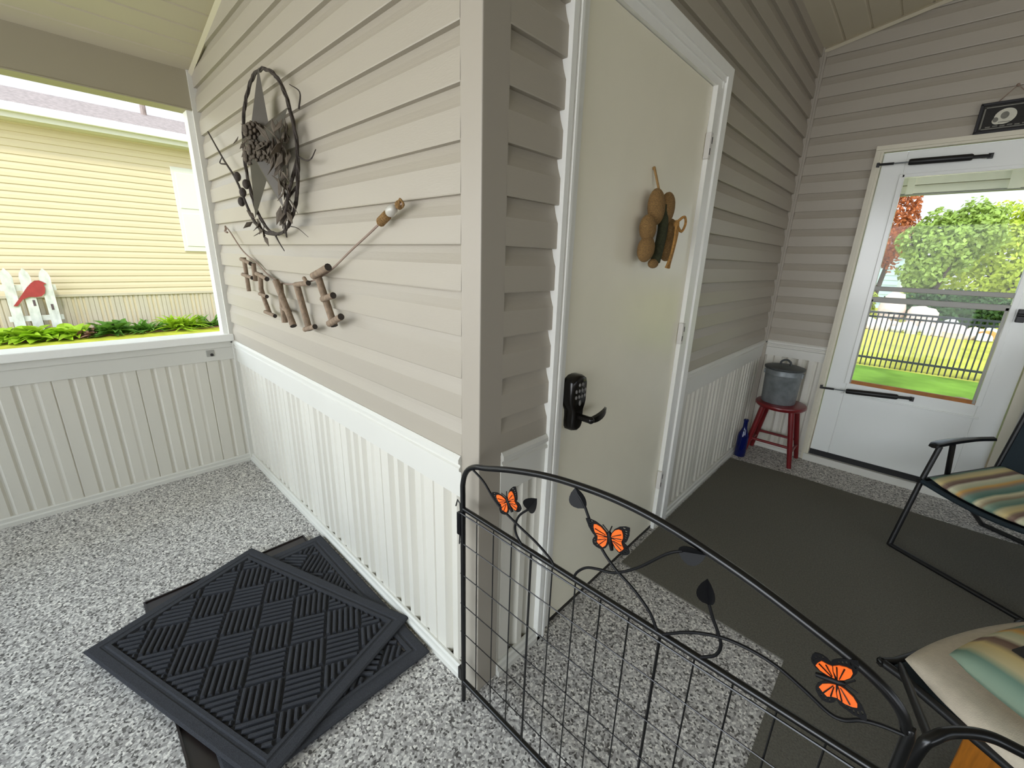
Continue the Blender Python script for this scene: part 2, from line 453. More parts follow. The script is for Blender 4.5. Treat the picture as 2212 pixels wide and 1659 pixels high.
mb = MB(); pd = lambda a, d, z: (-0.006 - d, a, z)
vpanel(mb, 0.08, 0.29, 0.03, 0.70, pd, 0.10); vpanel(mb, 1.37, YB, 0.03, 0.70, pd, 1.42)
struct(mb.build('wall_door_lower', M['panel']), 'white ribbed vinyl skirting either side of the entry door', 'wall')
mb = MB(); pb = lambda a, d, z: (a, YB + 0.006 + d, z)
vpanel(mb, 0.0, 0.41, 0.03, 0.73, pb, 0.08); vpanel(mb, 1.30, XR, 0.03, 0.73, pb, 1.4)
struct(mb.build('wall_back_lower', M['panel']), 'white ribbed vinyl skirting behind the red stool', 'wall')
mb = MB(); vpanel(mb, YF, 0.0, 0.03, 0.74, lambda a, d, z: (XL - d, a, z), -0.159, 0.35)
mb.box(XL - 0.10, XL - 0.02, YF, 0.03, -0.04, 0.81)
struct(mb.build('wall_half', M['panel']), 'low white ribbed wall below the open porch side', 'wall')

def rail(mb, place, a0, a1, zt, zb):
    """chair rail with a stepped cap, place(a, protrusion, z)"""
    pr = [(-0.02, zt + 0.004), (0.006, zt + 0.004), (0.014, zt - 0.006), (0.014, zt - 0.018), (0.007, zt - 0.024), (0.007, zt - 0.030), (0.012, zt - 0.034), (0.012, zt - 0.042), (0.004, zt - 0.048), (0.004, zb), (-0.02, zb)]
    vs = []; n = len(pr)
    for a in (a0, a1):
        for p, z in pr: vs.append(place(a, p, z))
    fs = [(k, (k + 1) % n, n + (k + 1) % n, n + k) for k in range(n)] + [tuple(range(n)), tuple(range(2 * n - 1, n - 1, -1))]
    mb.add(vs, fs)
mb = MB(); rail(mb, lambda a, p, z: (a, 0.002 - p, z), XL, -0.072, 0.812, 0.683)
struct(mb.build('trim_6', M['white']), 'white chair rail along the left siding wall', 'trim')
mb = MB(); rail(mb, lambda a, p, z: (-0.002 + p, a, z), 0.083, 0.285, 0.820, 0.69); rail(mb, lambda a, p, z: (-0.002 + p, a, z), 1.375, YB, 0.825, 0.70)
struct(mb.build('trim_7', M['white']), 'white chair rail on the door wall', 'trim')
mb = MB(); rail(mb, lambda a, p, z: (a, YB + 0.002 - p, z), 0.0, 0.395, 0.828, 0.72); rail(mb, lambda a, p, z: (a, YB + 0.002 - p, z), 1.31, XR, 0.828, 0.72)
struct(mb.build('trim_8', M['white']), 'white chair rail on the back wall above the stool', 'trim')
mb = MB(); mb.box(XL - 0.01, XL + 0.006, YF, 0.0, 0.698, 0.775); mb.box(XL - 0.01, XL + 0.012, YF, 0.0, 0.775, 0.81)
struct(bevel(mb.build('trim_9', M['white']), 0.002), 'white band under the sill of the low wall', 'trim')
mb = MB(); mb.box(XL - 0.13, XL + 0.030, YF, 0.0, 0.812, 0.855)
struct(bevel(mb.build('trim_10', M['trimwhite']), 0.005), 'white sill capping the low wall', 'trim')
mb = MB(); mb.box(XL - 0.09, XL - 0.01, -0.045, 0.0, 0.855, 2.056)
struct(mb.build('trim_11', M['trimwhite']), 'white jamb strip at the edge of the porch opening', 'trim')
# baseboards
def base(name, place, spans, label):
    mb = MB()
    for a0, a1 in spans:
        pr = [(-0.01, 0), (0.014, 0), (0.014, 0.020), (0.010, 0.024), (0.007, 0.026), (0.007, 0.042), (0.001, 0.047), (-0.01, 0.047)]
        vs = []; n = len(pr)
        for a in (a0, a1):
            for p, z in pr: vs.append(place(a, p, z))
        fs = [(k, (k + 1) % n, n + (k + 1) % n, n + k) for k in range(n)] + [tuple(range(n)), tuple(range(2 * n - 1, n - 1, -1))]
        mb.add(vs, fs)
    struct(mb.build(name, M['white']), label, 'baseboard')
base('baseboard_left', lambda a, p, z: (a, -p * 0.9 - 0.001, z), [(XL, -0.073)], 'white baseboard below the left wall skirting')
base('baseboard_door', lambda a, p, z: (p, a, z), [(0.085, 0.30), (1.36, YB)], 'white baseboard either side of the entry door')
base('baseboard_back', lambda a, p, z: (a, YB - p, z), [(0.0, 0.39), (1.32, XR)], 'white baseboard behind the stool')
base('baseboard_half', lambda a, p, z: (XL + p, a, z), [(YF, 0.0)], 'white baseboard of the low wall')

# header beam over the opening
mb = MB(); mb.box(XL - 0.10, XL, YF, 0.0, 2.060, 2.30); mb.box(XL - 0.105, XL + 0.004, YF, 0.0, 2.054, 2.062)
struct(bevel(mb.build('beam_left', M['beamtan']), 0.003), 'beige header beam over the open porch side', 'beam')
mb = MB(); mb.box(XL - 0.14, XR + 0.1, YF - 0.12, YF, 2.30, 3.4)
struct(mb.build('beam_front', M['soffit']), 'header over the open front of the porch', 'beam')

mb = MB()  # unseen front wall, added with gaps shaped to control light in the porch
pf = lambda a, o, z: (a, YF + o, z)
siding(mb, 1.80, XR, -0.02, 3.4, pf); siding(mb, XL, 0.15, -0.02, 0.84, pf); siding(mb, 0.15, 1.80, 2.05, 3.2, pf); siding(mb, 1.45, 1.80, -0.02, 0.84, pf)
mb.box(1.80, XR + 0.1, YF - 0.1, YF - 0.005, -0.02, 3.3); mb.box(XL, 0.15, YF - 0.1, YF - 0.005, -0.02, 0.84); mb.box(XL, 0.15, YF - 0.13, YF + 0.03, 0.84, 0.88); mb.box(1.45, 1.80, YF - 0.1, YF - 0.005, -0.02, 0.84); mb.box(0.15, 1.80, YF - 0.1, YF - 0.005, 2.05, 3.1)
struct(mb.build('wall_front', M['siding']), 'unseen beige siding front wall with a wide opening, added to shape the porch light', 'wall')

# ceiling: sloped soffit planks, seams along y
mb = MB()
x = XL - 0.5; pr = []
while x < XR + 0.2:
    pr += [(x, 0.0), (x + 0.110, 0.0), (x + 0.113, 0.005), (x + 0.122, 0.005)]
    x += 0.125
vs = []
for xx, d in pr: vs += [(xx, YF - 0.3, zc(xx) + d), (xx, YB + 0.35, zc(xx) + d)]
fs = [(2 * i, 2 * i + 1, 2 * i + 3, 2 * i + 2) for i in range(len(pr) - 1)]
mb.add(vs, fs)
x0, x1 = XL - 0.5, XR + 0.2
vs = [(a, b, zc(a) + c) for a in (x0, x1) for b in (YF - 0.3, YB + 0.35) for c in (0.02, 0.12)]
mb.add(vs, [(0, 1, 3, 2), (4, 6, 7, 5), (0, 4, 5, 1), (2, 3, 7, 6), (0, 2, 6, 4), (1, 5, 7, 3)])
struct(mb.build('ceiling', M['soffit']), 'sloping cream soffit ceiling of the porch', 'ceiling')

# floor
mb = MB(); mb.box(XL - 0.1, XR + 0.1, YF, YB + 0.12, -0.06, 0.0)
struct(mb.build('floor', M['floor']), 'grey speckled porch floor', 'floor')

# ------------------------------------------------------------------ entry door
d = thing('door_1', 'off-white entry door with keypad lock beside the corner post', 'door', (0, 0.8, 0)); d['kind'] = 'structure'
mb = MB(); mb.box(-0.045, -0.008, 0.372, 1.238, 0.018, 2.022)
bevel(mb.build('door_slab', M['dooroff'], d), 0.002)
mb = MB()
mb.box(-0.05, 0.014, 0.283, 0.302, 0, 2.072); mb.box(-0.05, 0.008, 0.302, 0.312, 0, 2.072); mb.box(-0.05, 0.016, 0.312, 0.322, 0, 2.052); mb.box(-0.05, -0.004, 0.322, 0.369, 0, 2.024)
mb.box(-0.05, 0.010, 1.240, 1.298, 0, 2.024); mb.box(-0.05, 0.006, 1.298, 1.318, 0, 2.052); mb.box(-0.05, 0.016, 1.318, 1.372, 0, 2.072)
mb.box(-0.05, 0.004, 0.322, 1.298, 2.024, 2.052); mb.box(-0.05, 0.010, 0.312, 1.318, 2.052, 2.072); mb.box(-0.05, 0.016, 0.283, 1.372, 2.072, 2.112)
mb.build('door_frame', M['trimwhite'], d)
for zc_ in (1.81, 1.043, 0.292):
    mb = MB(); mb.box(-0.006, 0.016, 1.226, 1.250, zc_ - 0.048, zc_ + 0.048)
    h = bevel(mb.build('hinge', M['hinge'], d), 0.002)
    mb = MB(); mb.box(0.0155, 0.0170, 1.229, 1.235, zc_ - 0.034, zc_ - 0.010); mb.box(0.0155, 0.0170, 1.240, 1.246, zc_ + 0.008, zc_ + 0.032)
    mb.build('hinge_slot', M['slot'], h)
# keypad lock: tall escutcheon, wide head with keys, narrow waist, lever
outl = [(0.0, 0.098), (0.020, 0.096), (0.036, 0.088), (0.0415, 0.074), (0.0415, 0.010), (0.036, -0.008), (0.028, -0.022), (0.0265, -0.040), (0.028, -0.060), (0.026, -0.078), (0.018, -0.090), (0.0, -0.095)]
outl = outl + [(-u, v) for u, v in outl[-2:0:-1]]
ly, lz = 0.412, 0.898
mb = MB(); n = len(outl)
rings = [(-0.008, 1.0), (0.018, 1.0), (0.028, 0.92), (0.032, 0.78)]
for dx, sc in rings:
    mb.v += [(dx, ly + u * sc, lz + v * (1 - (1 - sc) * 0.5)) for u, v in outl]
for i in range(len(rings) - 1):
    for k in range(n):
        mb.f.append((i * n + k, i * n + (k + 1) % n, (i + 1) * n + (k + 1) % n, (i + 1) * n + k)); mb.m.append(0)
mb.f.append(tuple((len(rings) - 1) * n + k for k in range(n))); mb.m.append(0)
lk = mb.build('keypad_lock', M['lockblack'], d, smooth=True)
for r_ in range(3):
    for c_ in range(4 if r_ else 2):
        cy = ly - 0.024 + 0.016 * c_ + (0.016 if r_ == 0 else 0); cz = lz + 0.068 - 0.020 * r_
        mb = MB(); mb.ell((0.0325, cy, cz), 0.004, 0.0052, 0.0062, 10, 6)
        mb.build('key', M['key'], lk, smooth=True)
mb = MB(); mb.ell((0.0325, ly, lz + 0.006), 0.003, 0.006, 0.010, 12, 6); mb.build('turn_button', M['key'], lk, smooth=True)
mb = MB()
mb.tube([(0.028, ly, lz - 0.042), (0.078, ly, lz - 0.042)], 0.0115, 14)
mb.ell((0.078, ly + 0.001, lz - 0.042), 0.012, 0.0125, 0.0125, 12, 8)
pts = smooth_pts([(0.080, ly + 0.002, lz - 0.042), (0.083, ly + 0.03, lz - 0.041), (0.080, ly + 0.065, lz - 0.038), (0.072, ly + 0.095, lz - 0.034), (0.060, ly + 0.118, lz - 0.033)], 5)
vs = []; fs = []
for i, p in enumerate(pts):
    t = i / (len(pts) - 1); hz = 0.0105 * (1 - 0.55 * t) + 0.006 * sin(pi * t); hx = 0.0045
    vs += [p + Vector((-hx, 0, -hz)), p + Vector((hx, 0, -hz * 0.8)), p + Vector((hx, 0, hz * 0.8)), p + Vector((-hx, 0, hz))]
for i in range(len(pts) - 1):
    for k in range(4): fs.append((4 * i + k, 4 * i + (k + 1) % 4, 4 * i + 4 + (k + 1) % 4, 4 * i + 4 + k))
fs += [(0, 1, 2, 3), tuple(4 * (len(pts) - 1) + k for k in (3, 2, 1, 0))]
mb.add(vs, fs)
mb.build('lever_handle', M['lockblack'], lk, smooth=True)
mb = MB(); mb.box(-0.05, -0.008, 0.369, 1.240, 0.0, 0.016); mb.build('threshold', M['slot'], d)

# ------------------------------------------------------------------ storm door
s = thing('door_2', 'glossy white storm door with half glass in the back wall', 'door', (0.85, YB, 0)); s['kind'] = 'structure'
XA, XB = 0.428, 1.262
GA, GB, GZ0, GZ1 = 0.535, 1.150, 0.615, 1.885
mb = MB()
mb.box(XA, GA, YB - 0.002, YB + 0.035, 0.09, 2.02); mb.box(GB, XB, YB - 0.002, YB + 0.035, 0.09, 2.02)
mb.box(GA, GB, YB - 0.002, YB + 0.035, 0.09, GZ0); mb.box(GA, GB, YB - 0.002, YB + 0.035, GZ1, 2.02)
bevel(mb.build('door_slab', M['stormwhite'], s), 0.004)
mb = MB()   # raised retainer around the glass
for a in ((GA - 0.012, GA + 0.014), (GB - 0.014, GB + 0.012)): mb.box(a[0], a[1], YB - 0.010, YB + 0.02, GZ0 - 0.01, GZ1 + 0.01)
mb.box(GA, GB, YB - 0.010, YB + 0.02, GZ1 - 0.008, GZ1 + 0.012)
mb.box(0.52, GB + 0.02, YB - 0.012, YB + 0.02, GZ0 - 0.085, GZ0 - 0.075)
bevel(mb.build('glass_frame', M['stormwhite'], s), 0.003)
mb = MB(); mb.box(GA, GB, YB + 0.012, YB + 0.016, GZ0, GZ1); mb.build('window_pane', M['glass'], s)
for zz, hh in ((1.238, 0.014), (1.170, 0.017)):
    mb = MB(); mb.box(GA + 0.012, GB - 0.012, YB - 0.006, YB + 0.010, zz - hh, zz + hh)
    bevel(mb.build('sash_bar', M['greyplate'], s), 0.003)
for xx in (GA + 0.016, GB - 0.022):
    mb = MB(); mb.box(xx - 0.006, xx + 0.006, YB - 0.006, YB + 0.010, GZ0, 1.17); mb.build('sash_stile', M['greyplate'], s)
mb = MB(); mb.box(GA, GB, YB - 0.004, YB + 0.011, GZ0 - 0.004, GZ0 + 0.020); mb.build('wooden_strip', M['ochre'], s)['label'] = 'orange-brown strip below the glass'
mb = MB()
mb.box(0.385, 0.400, YB - 0.018, YB + 0.03, 0.0, 2.026); mb.box(0.400, 0.411, YB - 0.024, YB + 0.03, 0.0, 2.026); mb.box(0.411, XA - 0.004, YB - 0.014, YB + 0.03, 0.0, 2.026)
mb.box(XB + 0.004, 1.31, YB - 0.018, YB + 0.03, 0.0, 2.026); mb.box(0.385, 1.31, YB - 0.014, YB + 0.03, 2.026, 2.038); mb.box(0.385, 1.31, YB - 0.024, YB + 0.03, 2.038, 2.048); mb.box(0.385, 1.31, YB - 0.018, YB + 0.03, 2.048, 2.062)
mb.build('door_frame', M['creamtrim'], s)
mb = MB(); mb.box(XA, XB, YB - 0.004, YB + 0.03, 0.052, 0.09); mb.build('door_sweep', M['blackmatte'], s)
mb = MB(); mb.box(0.40, 1.30, YB - 0.03, YB + 0.05, 0.0, 0.05); mb.build('threshold', M['white'], s)
def closer(zz, dz, x0):
    mb = MB(); yy = YB - 0.032
    a = Vector((x0 + 0.125, yy, zz)); b_ = Vector((x0 + 0.385, yy, zz + dz))
    mb.tube([a, a.lerp(b_, 0.03), a.lerp(b_, 0.97), b_], [0.014, 0.017, 0.017, 0.013], 14)
    mb.tube([b_, b_.lerp(a, -0.25)], 0.009, 8)
    mb.box(b_.x + 0.055, b_.x + 0.075, yy, YB, b_.z - 0.012, b_.z + 0.012)
    c = mb.build('door_closer', M['blackmatte'], s, smooth=True)
    mb = MB(); mb.tube([(x0 - 0.015, yy, zz - dz * 0.3), (x0 + 0.06, yy, zz - dz * 0.1)], 0.007, 8); mb.box(x0 - 0.02, x0 - 0.006, yy - 0.006, YB - 0.015, zz - 0.012, zz + 0.012)
    mb.build('jamb_bracket', M['blackmatte'], c)
    mb = MB(); mb.tube([(x0 + 0.05, yy, zz - dz * 0.12), a], 0.004, 8); mb.build('closer_rod', M['zinc'], c)
closer(1.955, -0.005, 0.425); closer(0.560, 0.022, 0.42)
mb = MB(); mb.box(1.168, 1.20, YB - 0.03, YB, 1.10, 1.17); mb.tube([(1.165, YB - 0.035, 1.14), (1.25, YB - 0.045, 1.14)], 0.009, 8)
bevel(mb.build('door_handle', M['blackmatte'], s), 0.003)

# ------------------------------------------------------------------ gate
GY = -0.045
g = thing('pet_gate', 'black wire pet gate with orange butterflies leaning at the corner post', 'gate', (0.42, GY, 0))
arch = [(-0.013, 0.0), (-0.013, 0.30), (-0.013, 0.70), (-0.012, 0.775), (0.004, 0.815), (0.035, 0.838), (0.075, 0.850), (0.16, 0.878), (0.26, 0.904), (0.36, 0.918), (0.45, 0.922),
        (0.54, 0.914), (0.65, 0.891), (0.75, 0.860), (0.81, 0.838), (0.845, 0.815), (0.862, 0.785), (0.866, 0.74), (0.866, 0.30), (0.866, 0.0)]
pts = smooth_pts([(a, GY, z) for a, z in arch], 5)
mb = MB(); mb.tube(pts, 0.0072, 12)
mb.build('frame', M['black'], g, smooth=True)
mb = MB(); mb.tube([(-0.013, GY, 0.696), (0.866, GY, 0.696)], 0.0065, 10); mb.build('upper_rail', M['black'], g, smooth=True)
mb = MB(); mb.tube([(-0.013, GY, 0.080), (0.866, GY, 0.080)], 0.008, 10); mb.build('bottom_rail', M['black'], g, smooth=True)
i = 0
xs = [0.043 + 0.0628 * k for k in range(13)]
for k, xx in enumerate(xs):
    r_ = 0.0030 if k % 5 == 3 else 0.0017
    mb = MB(); mb.tube([(xx, GY, 0.08), (xx, GY, 0.696)], r_, 6); mb.build('upright_wire', M['black'], g, smooth=True)
for zz in (0.586, 0.481, 0.376, 0.272, 0.169):
    mb = MB(); mb.tube([(-0.022, GY - 0.0025, zz), (0.872, GY - 0.0025, zz)], 0.0015, 6); mb.build('cross_wire', M['black'], g, smooth=True)
mb = MB(); mb.tube([(-0.013, GY - 0.008, 0.685), (0.866, GY - 0.008, 0.685)], 0.002, 6); mb.build('cross_wire', M['black'], g, smooth=True)
mb = MB(); mb.box(-0.030, -0.016, GY - 0.008, GY + 0.008, 0.612, 0.680); mb.tube([(-0.024, GY, 0.68), (-0.026, GY, 0.705), (-0.036, GY, 0.712), (-0.043, GY, 0.690)], 0.002, 6); mb.tube([(-0.026, GY, 0.62), (-0.029, GY, 0.575)], 0.002, 6)
mb.build('latch', M['black'], g)
mb = MB(); mb.box(-0.030, -0.014, GY - 0.008, GY + 0.008, 0.085, 0.13); mb.build('latch', M['black'], g)
def vine(p2, r=0.0028):
    mb = MB(); mb.tube(smooth_pts([(a, GY - 0.003, z) for a, z in p2], 6), r, 8); mb.build('vine', M['leafblack'], g, smooth=True)
vine([(0.025, 0.832), (0.071, 0.812), (0.118, 0.774), (0.186, 0.749), (0.247, 0.731), (0.288, 0.712), (0.302, 0.698)])
vine([(0.205, 0.700), (0.186, 0.720), (0.181, 0.742), (0.193, 0.775), (0.221, 0.806)])
vine([(0.345, 0.900), (0.361, 0.885), (0.378, 0.856), (0.409, 0.809), (0.443, 0.780), (0.485, 0.758), (0.521, 0.730), (0.540, 0.700)])
vine([(0.352, 0.700), (0.362, 0.722), (0.382, 0.744), (0.410, 0.757), (0.444, 0.770), (0.488, 0.808), (0.534, 0.864), (0.560, 0.886)])
vine([(0.614, 0.813), (0.624, 0.79), (0.634, 0.772), (0.643, 0.749), (0.638, 0.724), (0.618, 0.703)])
vine([(0.550, 0.700), (0.593, 0.738), (0.638, 0.763), (0.680, 0.772), (0.720, 0.770), (0.758, 0.757), (0.789, 0.744), (0.806, 0.747), (0.821, 0.762), (0.840, 0.772), (0.862, 0.778)])
def leaf(c, ang, L=0.052, W=0.034, bend=0.012):
    """pointed leaf cupped along its midrib; ang is the tip direction in the gate plane"""
    ux = Vector((cos(ang), 0, sin(ang))); uz = Vector((-sin(ang), 0, cos(ang))); mb = MB(); vs = []; fs = []
    N = 9
    for side in (0, 1):
        for i in range(N):
            t = i / (N - 1); w = W * 0.5 * (sin(pi * t ** 0.95) ** 0.7 if 0 < t < 1 else 0) + 0.0002
            p = Vector((c[0], GY - 0.004 + side * 0.0016, c[1])) + ux * (L * t)
            vs += [p + uz * w + Vector((0, -bend * (w / W * 2), 0)), p, p - uz * w + Vector((0, -bend * 0.8 * (w / W * 2), 0))]
    o2 = 3 * N
    for i in range(N - 1):
        for k in range(2):
            q = (3 * i + k, 3 * i + k + 1, 3 * i + k + 4, 3 * i + k + 3); fs += [q, tuple(a + o2 for a in q)]
        for k in (0, 2):
            fs.append((3 * i + k, 3 * i + 3 + k, o2 + 3 * i + 3 + k, o2 + 3 * i + k))
    mb.add(vs, fs); mb.build('leaf', M['leafblack'], g, smooth=True)
leaf((0.218, 0.803), radians(58), 0.046, 0.034)
leaf((0.366, 0.876), radians(128), 0.044, 0.040)
leaf((0.553, 0.882), radians(20), 0.046, 0.034)
leaf((0.614, 0.812), radians(102), 0.046, 0.028)

# butterflies (unit outline: body along v, right wing u > 0)
UPW = [(0.02, 0.02), (0.06, 0.14), (0.16, 0.30), (0.30, 0.42), (0.46, 0.48), (0.56, 0.47), (0.55, 0.38), (0.53, 0.30), (0.52, 0.22), (0.49, 0.14), (0.46, 0.06), (0.42, -0.02), (0.36, -0.06)]
LOW = [(0.42, -0.12), (0.46, -0.20), (0.47, -0.28), (0.46, -0.36), (0.40, -0.42), (0.32, -0.46), (0.24, -0.46), (0.15, -0.40), (0.08, -0.28), (0.03, -0.14)]
ORU = [(0.05, 0.03), (0.09, 0.15), (0.18, 0.28), (0.28, 0.34), (0.35, 0.33), (0.37, 0.24), (0.36, 0.10), (0.31, -0.02), (0.20, -0.03)]
ORL = [(0.06, -0.03), (0.20, -0.05), (0.30, -0.04), (0.31, -0.14), (0.34, -0.24), (0.28, -0.32), (0.21, -0.38), (0.13, -0.30), (0.08, -0.16)]
HOLES = [(0.42, 0.41, 0.035, 0.024, 0.2), (0.455, 0.33, 0.035, 0.020, 0.0), (0.45, 0.25, 0.034, 0.018, 0.0), (0.43, 0.175, 0.030, 0.016, 0.1), (0.41, 0.105, 0.026, 0.014, 0.2),
         (0.41, -0.20, 0.026, 0.013, -0.5), (0.405, -0.28, 0.030, 0.013, -0.6), (0.36, -0.355, 0.028, 0.013, -0.8), (0.29, -0.41, 0.022, 0.010, -0.9)]
def ellipse(cx, cy, a, b, th, n=10):
    return [(cx + a * cos(2 * pi * k / n) * cos(th) - b * sin(2 * pi * k / n) * sin(th), cy + a * cos(2 * pi * k / n) * sin(th) + b * sin(2 * pi * k / n) * cos(th)) for k in range(n)]
def butterfly(cx, cz, size, ang, fold=0.06):
    ca, sa = cos(ang), sin(ang); VS = 0.74
    body = MB()
    def to3(u, v, w, off=0.0):
        # fold the wings toward the viewer (-y) a little
        v = v * VS; uu = u * cos(fold); yy = -abs(u) * sin(fold)
        return Vector((cx + size * (uu * ca - v * sa), GY - 0.004 + size * yy + w + off, cz + size * (uu * sa + v * ca)))
    body.tube([to3(0, -0.42, 0), to3(0, -0.2, 0), to3(0, 0.05, 0), to3(0, 0.16, 0)], [0.004 * size / 0.1, 0.0055 * size / 0.1, 0.0065 * size / 0.1, 0.0035 * size / 0.1], 10)
    body.tube([to3(0, 0.14, 0), to3(-0.14, 0.36, 0.0)], 0.0012, 6); body.tube([to3(0, 0.14, 0), to3(0.10, 0.37, 0.0)], 0.0012, 6)
    b_ = body.build('butterfly', M['leafblack'], g, smooth=True)
    for sgn in (1, -1):
        loops = [[(sgn * u, v) for u, v in UPW + LOW]] + [[(sgn * u, v) for u, v in ellipse(*h)] for h in HOLES]
        plate(loops, 0.004, lambda u, v, w: to3(u, v, w * 0.4), 'wing', M['leafblack'], b_)
        for P_ in (ORU, ORL):
            plate([[(sgn * u, v) for u, v in P_]], 0.004, lambda u, v, w: to3(u, v, w * 0.4, -0.0014), 'wing_patch', M['orange'], b_)['label'] = 'orange wing panel'
        vein = MB()
        for a, b2 in (((0.08, 0.06), (0.33, 0.20)), ((0.08, 0.02), (0.32, 0.05)), ((0.08, -0.08), (0.28, -0.30)), ((0.10, -0.07), (0.30, -0.16))):
            vein.tube([to3(sgn * a[0], a[1], -0.0032), to3(sgn * b2[0], b2[1], -0.0032)], [0.0006, 0.0010], 5)
        vein.build('wing_vein', M['black'], b_)
butterfly(0.157, 0.797, 0.085, radians(33))
butterfly(0.426, 0.842, 0.086, radians(15))
butterfly(0.787, 0.802, 0.078, radians(-72))

# ------------------------------------------------------------------ doormats and tray
mb = MB(); mb.box(-1.180, -0.275, -0.690, -0.086, 0.0, 0.012)
tr = tag(bevel(mb.build('boot_tray', M['tray']), 0.004), 'dark brown flat tray under the two ribbed doormats', 'tray')
mb = MB(); mb.box(-1.176, -0.28, -0.092, -0.086, 0.010, 0.017); mb.box(-1.176, -0.28, -0.690, -0.684, 0.010, 0.017); mb.box(-1.180, -1.174, -0.69, -0.086, 0.010, 0.017)
attach(mb.build('tray_rim', M['tray']), tr)

def doormat(name, label, cx, cy, ang, L, W, zb, t, phase):
    ca, sa = cos(ang), sin(ang); mb = MB()
    def P(u, v, z): return (cx + u * ca - v * sa, cy + u * sa + v * ca, z)
    # base slab with bevelled rim
    hl, hw = L / 2, W / 2
    prof = [(0.0, zb), (0.0, zb + t * 0.45), (0.006, zb + t * 0.7), (0.030, zb + t * 0.75), (0.034, zb + t * 0.55), (0.040, zb + t * 0.55), (0.044, zb + t * 0.85), (0.054, zb + t * 0.85), (0.058, zb + t * 0.15)]
    rings = []
    for d_, z in prof:
        rings.append([P(-hl + d_, -hw + d_, z), P(hl - d_, -hw + d_, z), P(hl - d_, hw - d_, z), P(-hl + d_, hw - d_, z)])
    vs = [p for r_ in rings for p in r_]; fs = []
    for i in range(len(rings) - 1):
        for k in range(4): fs.append((4 * i + k, 4 * i + (k + 1) % 4, 4 * i + 4 + (k + 1) % 4, 4 * i + 4 + k))
    fs.append(tuple(4 * (len(rings) - 1) + k for k in range(4))); fs.append((3, 2, 1, 0))
    mb.add(vs, fs)
    # basket-weave ribs turned 45 degrees, clipped to the field
    il, iw = hl - 0.060, hw - 0.060; B = 0.117; nr = 6; th = radians(45)
    c4, s4 = cos(th), sin(th); rr = B / nr * 0.37
    def clip(p, q):
        t0, t1 = 0.0, 1.0
        for k, lim in ((0, il), (1, iw)):
            dd = q[k] - p[k]
            for sg in (1, -1):
                den = sg * dd; num = lim - sg * p[k]
                if abs(den) < 1e-9:
                    if num < 0: return None
                elif den > 0: t1 = min(t1, num / den)
                else: t0 = max(t0, num / den)
        if t1 - t0 < 1e-3 or (t1 - t0) * math.dist(p, q) < 0.008: return None
        return [(p[0] + (q[0] - p[0]) * t0, p[1] + (q[1] - p[1]) * t0), (p[0] + (q[0] - p[0]) * t1, p[1] + (q[1] - p[1]) * t1)]
    for i in range(-8, 9):
        for j in range(-8, 9):
            for k in range(nr):
                o_ = (k + 0.5) / nr
                if (i + j) % 2 == 0: a, b_ = (i + 0.03, j + o_), (i + 0.97, j + o_)
                else: a, b_ = (i + o_, j + 0.03), (i + o_, j + 0.97)
                a = ((a[0] + phase[0]) * B, (a[1] + phase[1]) * B); b_ = ((b_[0] + phase[0]) * B, (b_[1] + phase[1]) * B)
                a = (a[0] * c4 - a[1] * s4, a[0] * s4 + a[1] * c4); b_ = (b_[0] * c4 - b_[1] * s4, b_[0] * s4 + b_[1] * c4)
                cl = clip(a, b_)
                if not cl: continue
                p, q = cl
                du = Vector((q[0] - p[0], q[1] - p[1])); n2 = Vector((-du.y, du.x)).normalized() * rr; e = du.normalized() * 0.004
                zt = zb + t; zl = zb + t * 0.15
                vs = []
                for pt, sg in ((p, 1), (q, -1)):
                    for f_, z, ee in ((-1, zl, 0), (-0.78, zt - 0.003, sg), (-0.35, zt, sg), (0.35, zt, sg), (0.78, zt - 0.003, sg), (1, zl, 0)):
                        vs.append(P(pt[0] + n2.x * f_ + e.x * ee, pt[1] + n2.y * f_ + e.y * ee, z))
                mb.add(vs, [(m_, m_ + 1, m_ + 7, m_ + 6) for m_ in range(5)] + [(5, 4, 3, 2, 1, 0), (6, 7, 8, 9, 10, 11)])
    o = mb.build(name, M['matrib'])
    return tag(o, label, 'doormat')
doormat('doormat', 'charcoal basket-weave doormat lying flat underneath, against the baseboard', -0.668, -0.328, 0.0, 0.900, 0.600, 0.0125, 0.012, (0.2, 0.3))
doormat('doormat', 'upper charcoal basket-weave doormat lying askew on the other mat', -0.705, -0.432, radians(19.3), 0.890, 0.595, 0.0255, 0.013, (0.0, 0.18))

# ------------------------------------------------------------------ carpet (L shaped)
mb = MB(); zt = 0.006
poly = [(0.022, 0.885), (0.690, 0.845), (0.692, YF + 0.1), (2.9, YF + 0.1), (2.9, 2.50), (1.066, 2.49), (0.43, 2.492), (0.022, 2.455)]
poly = [p for p in poly]
n = len(poly); vs = [(a, b_, 0.0005) for a, b_ in poly] + [(a, b_, zt) for a, b_ in poly]
mb.add(vs, [tuple(range(n)), tuple(range(n, 2 * n))] + [(k, (k + 1) % n, n + (k + 1) % n, n + k) for k in range(n)])
tag(mb.build('carpet', M['carpet']), 'charcoal outdoor carpet with a notched corner on the speckled floor', 'carpet')

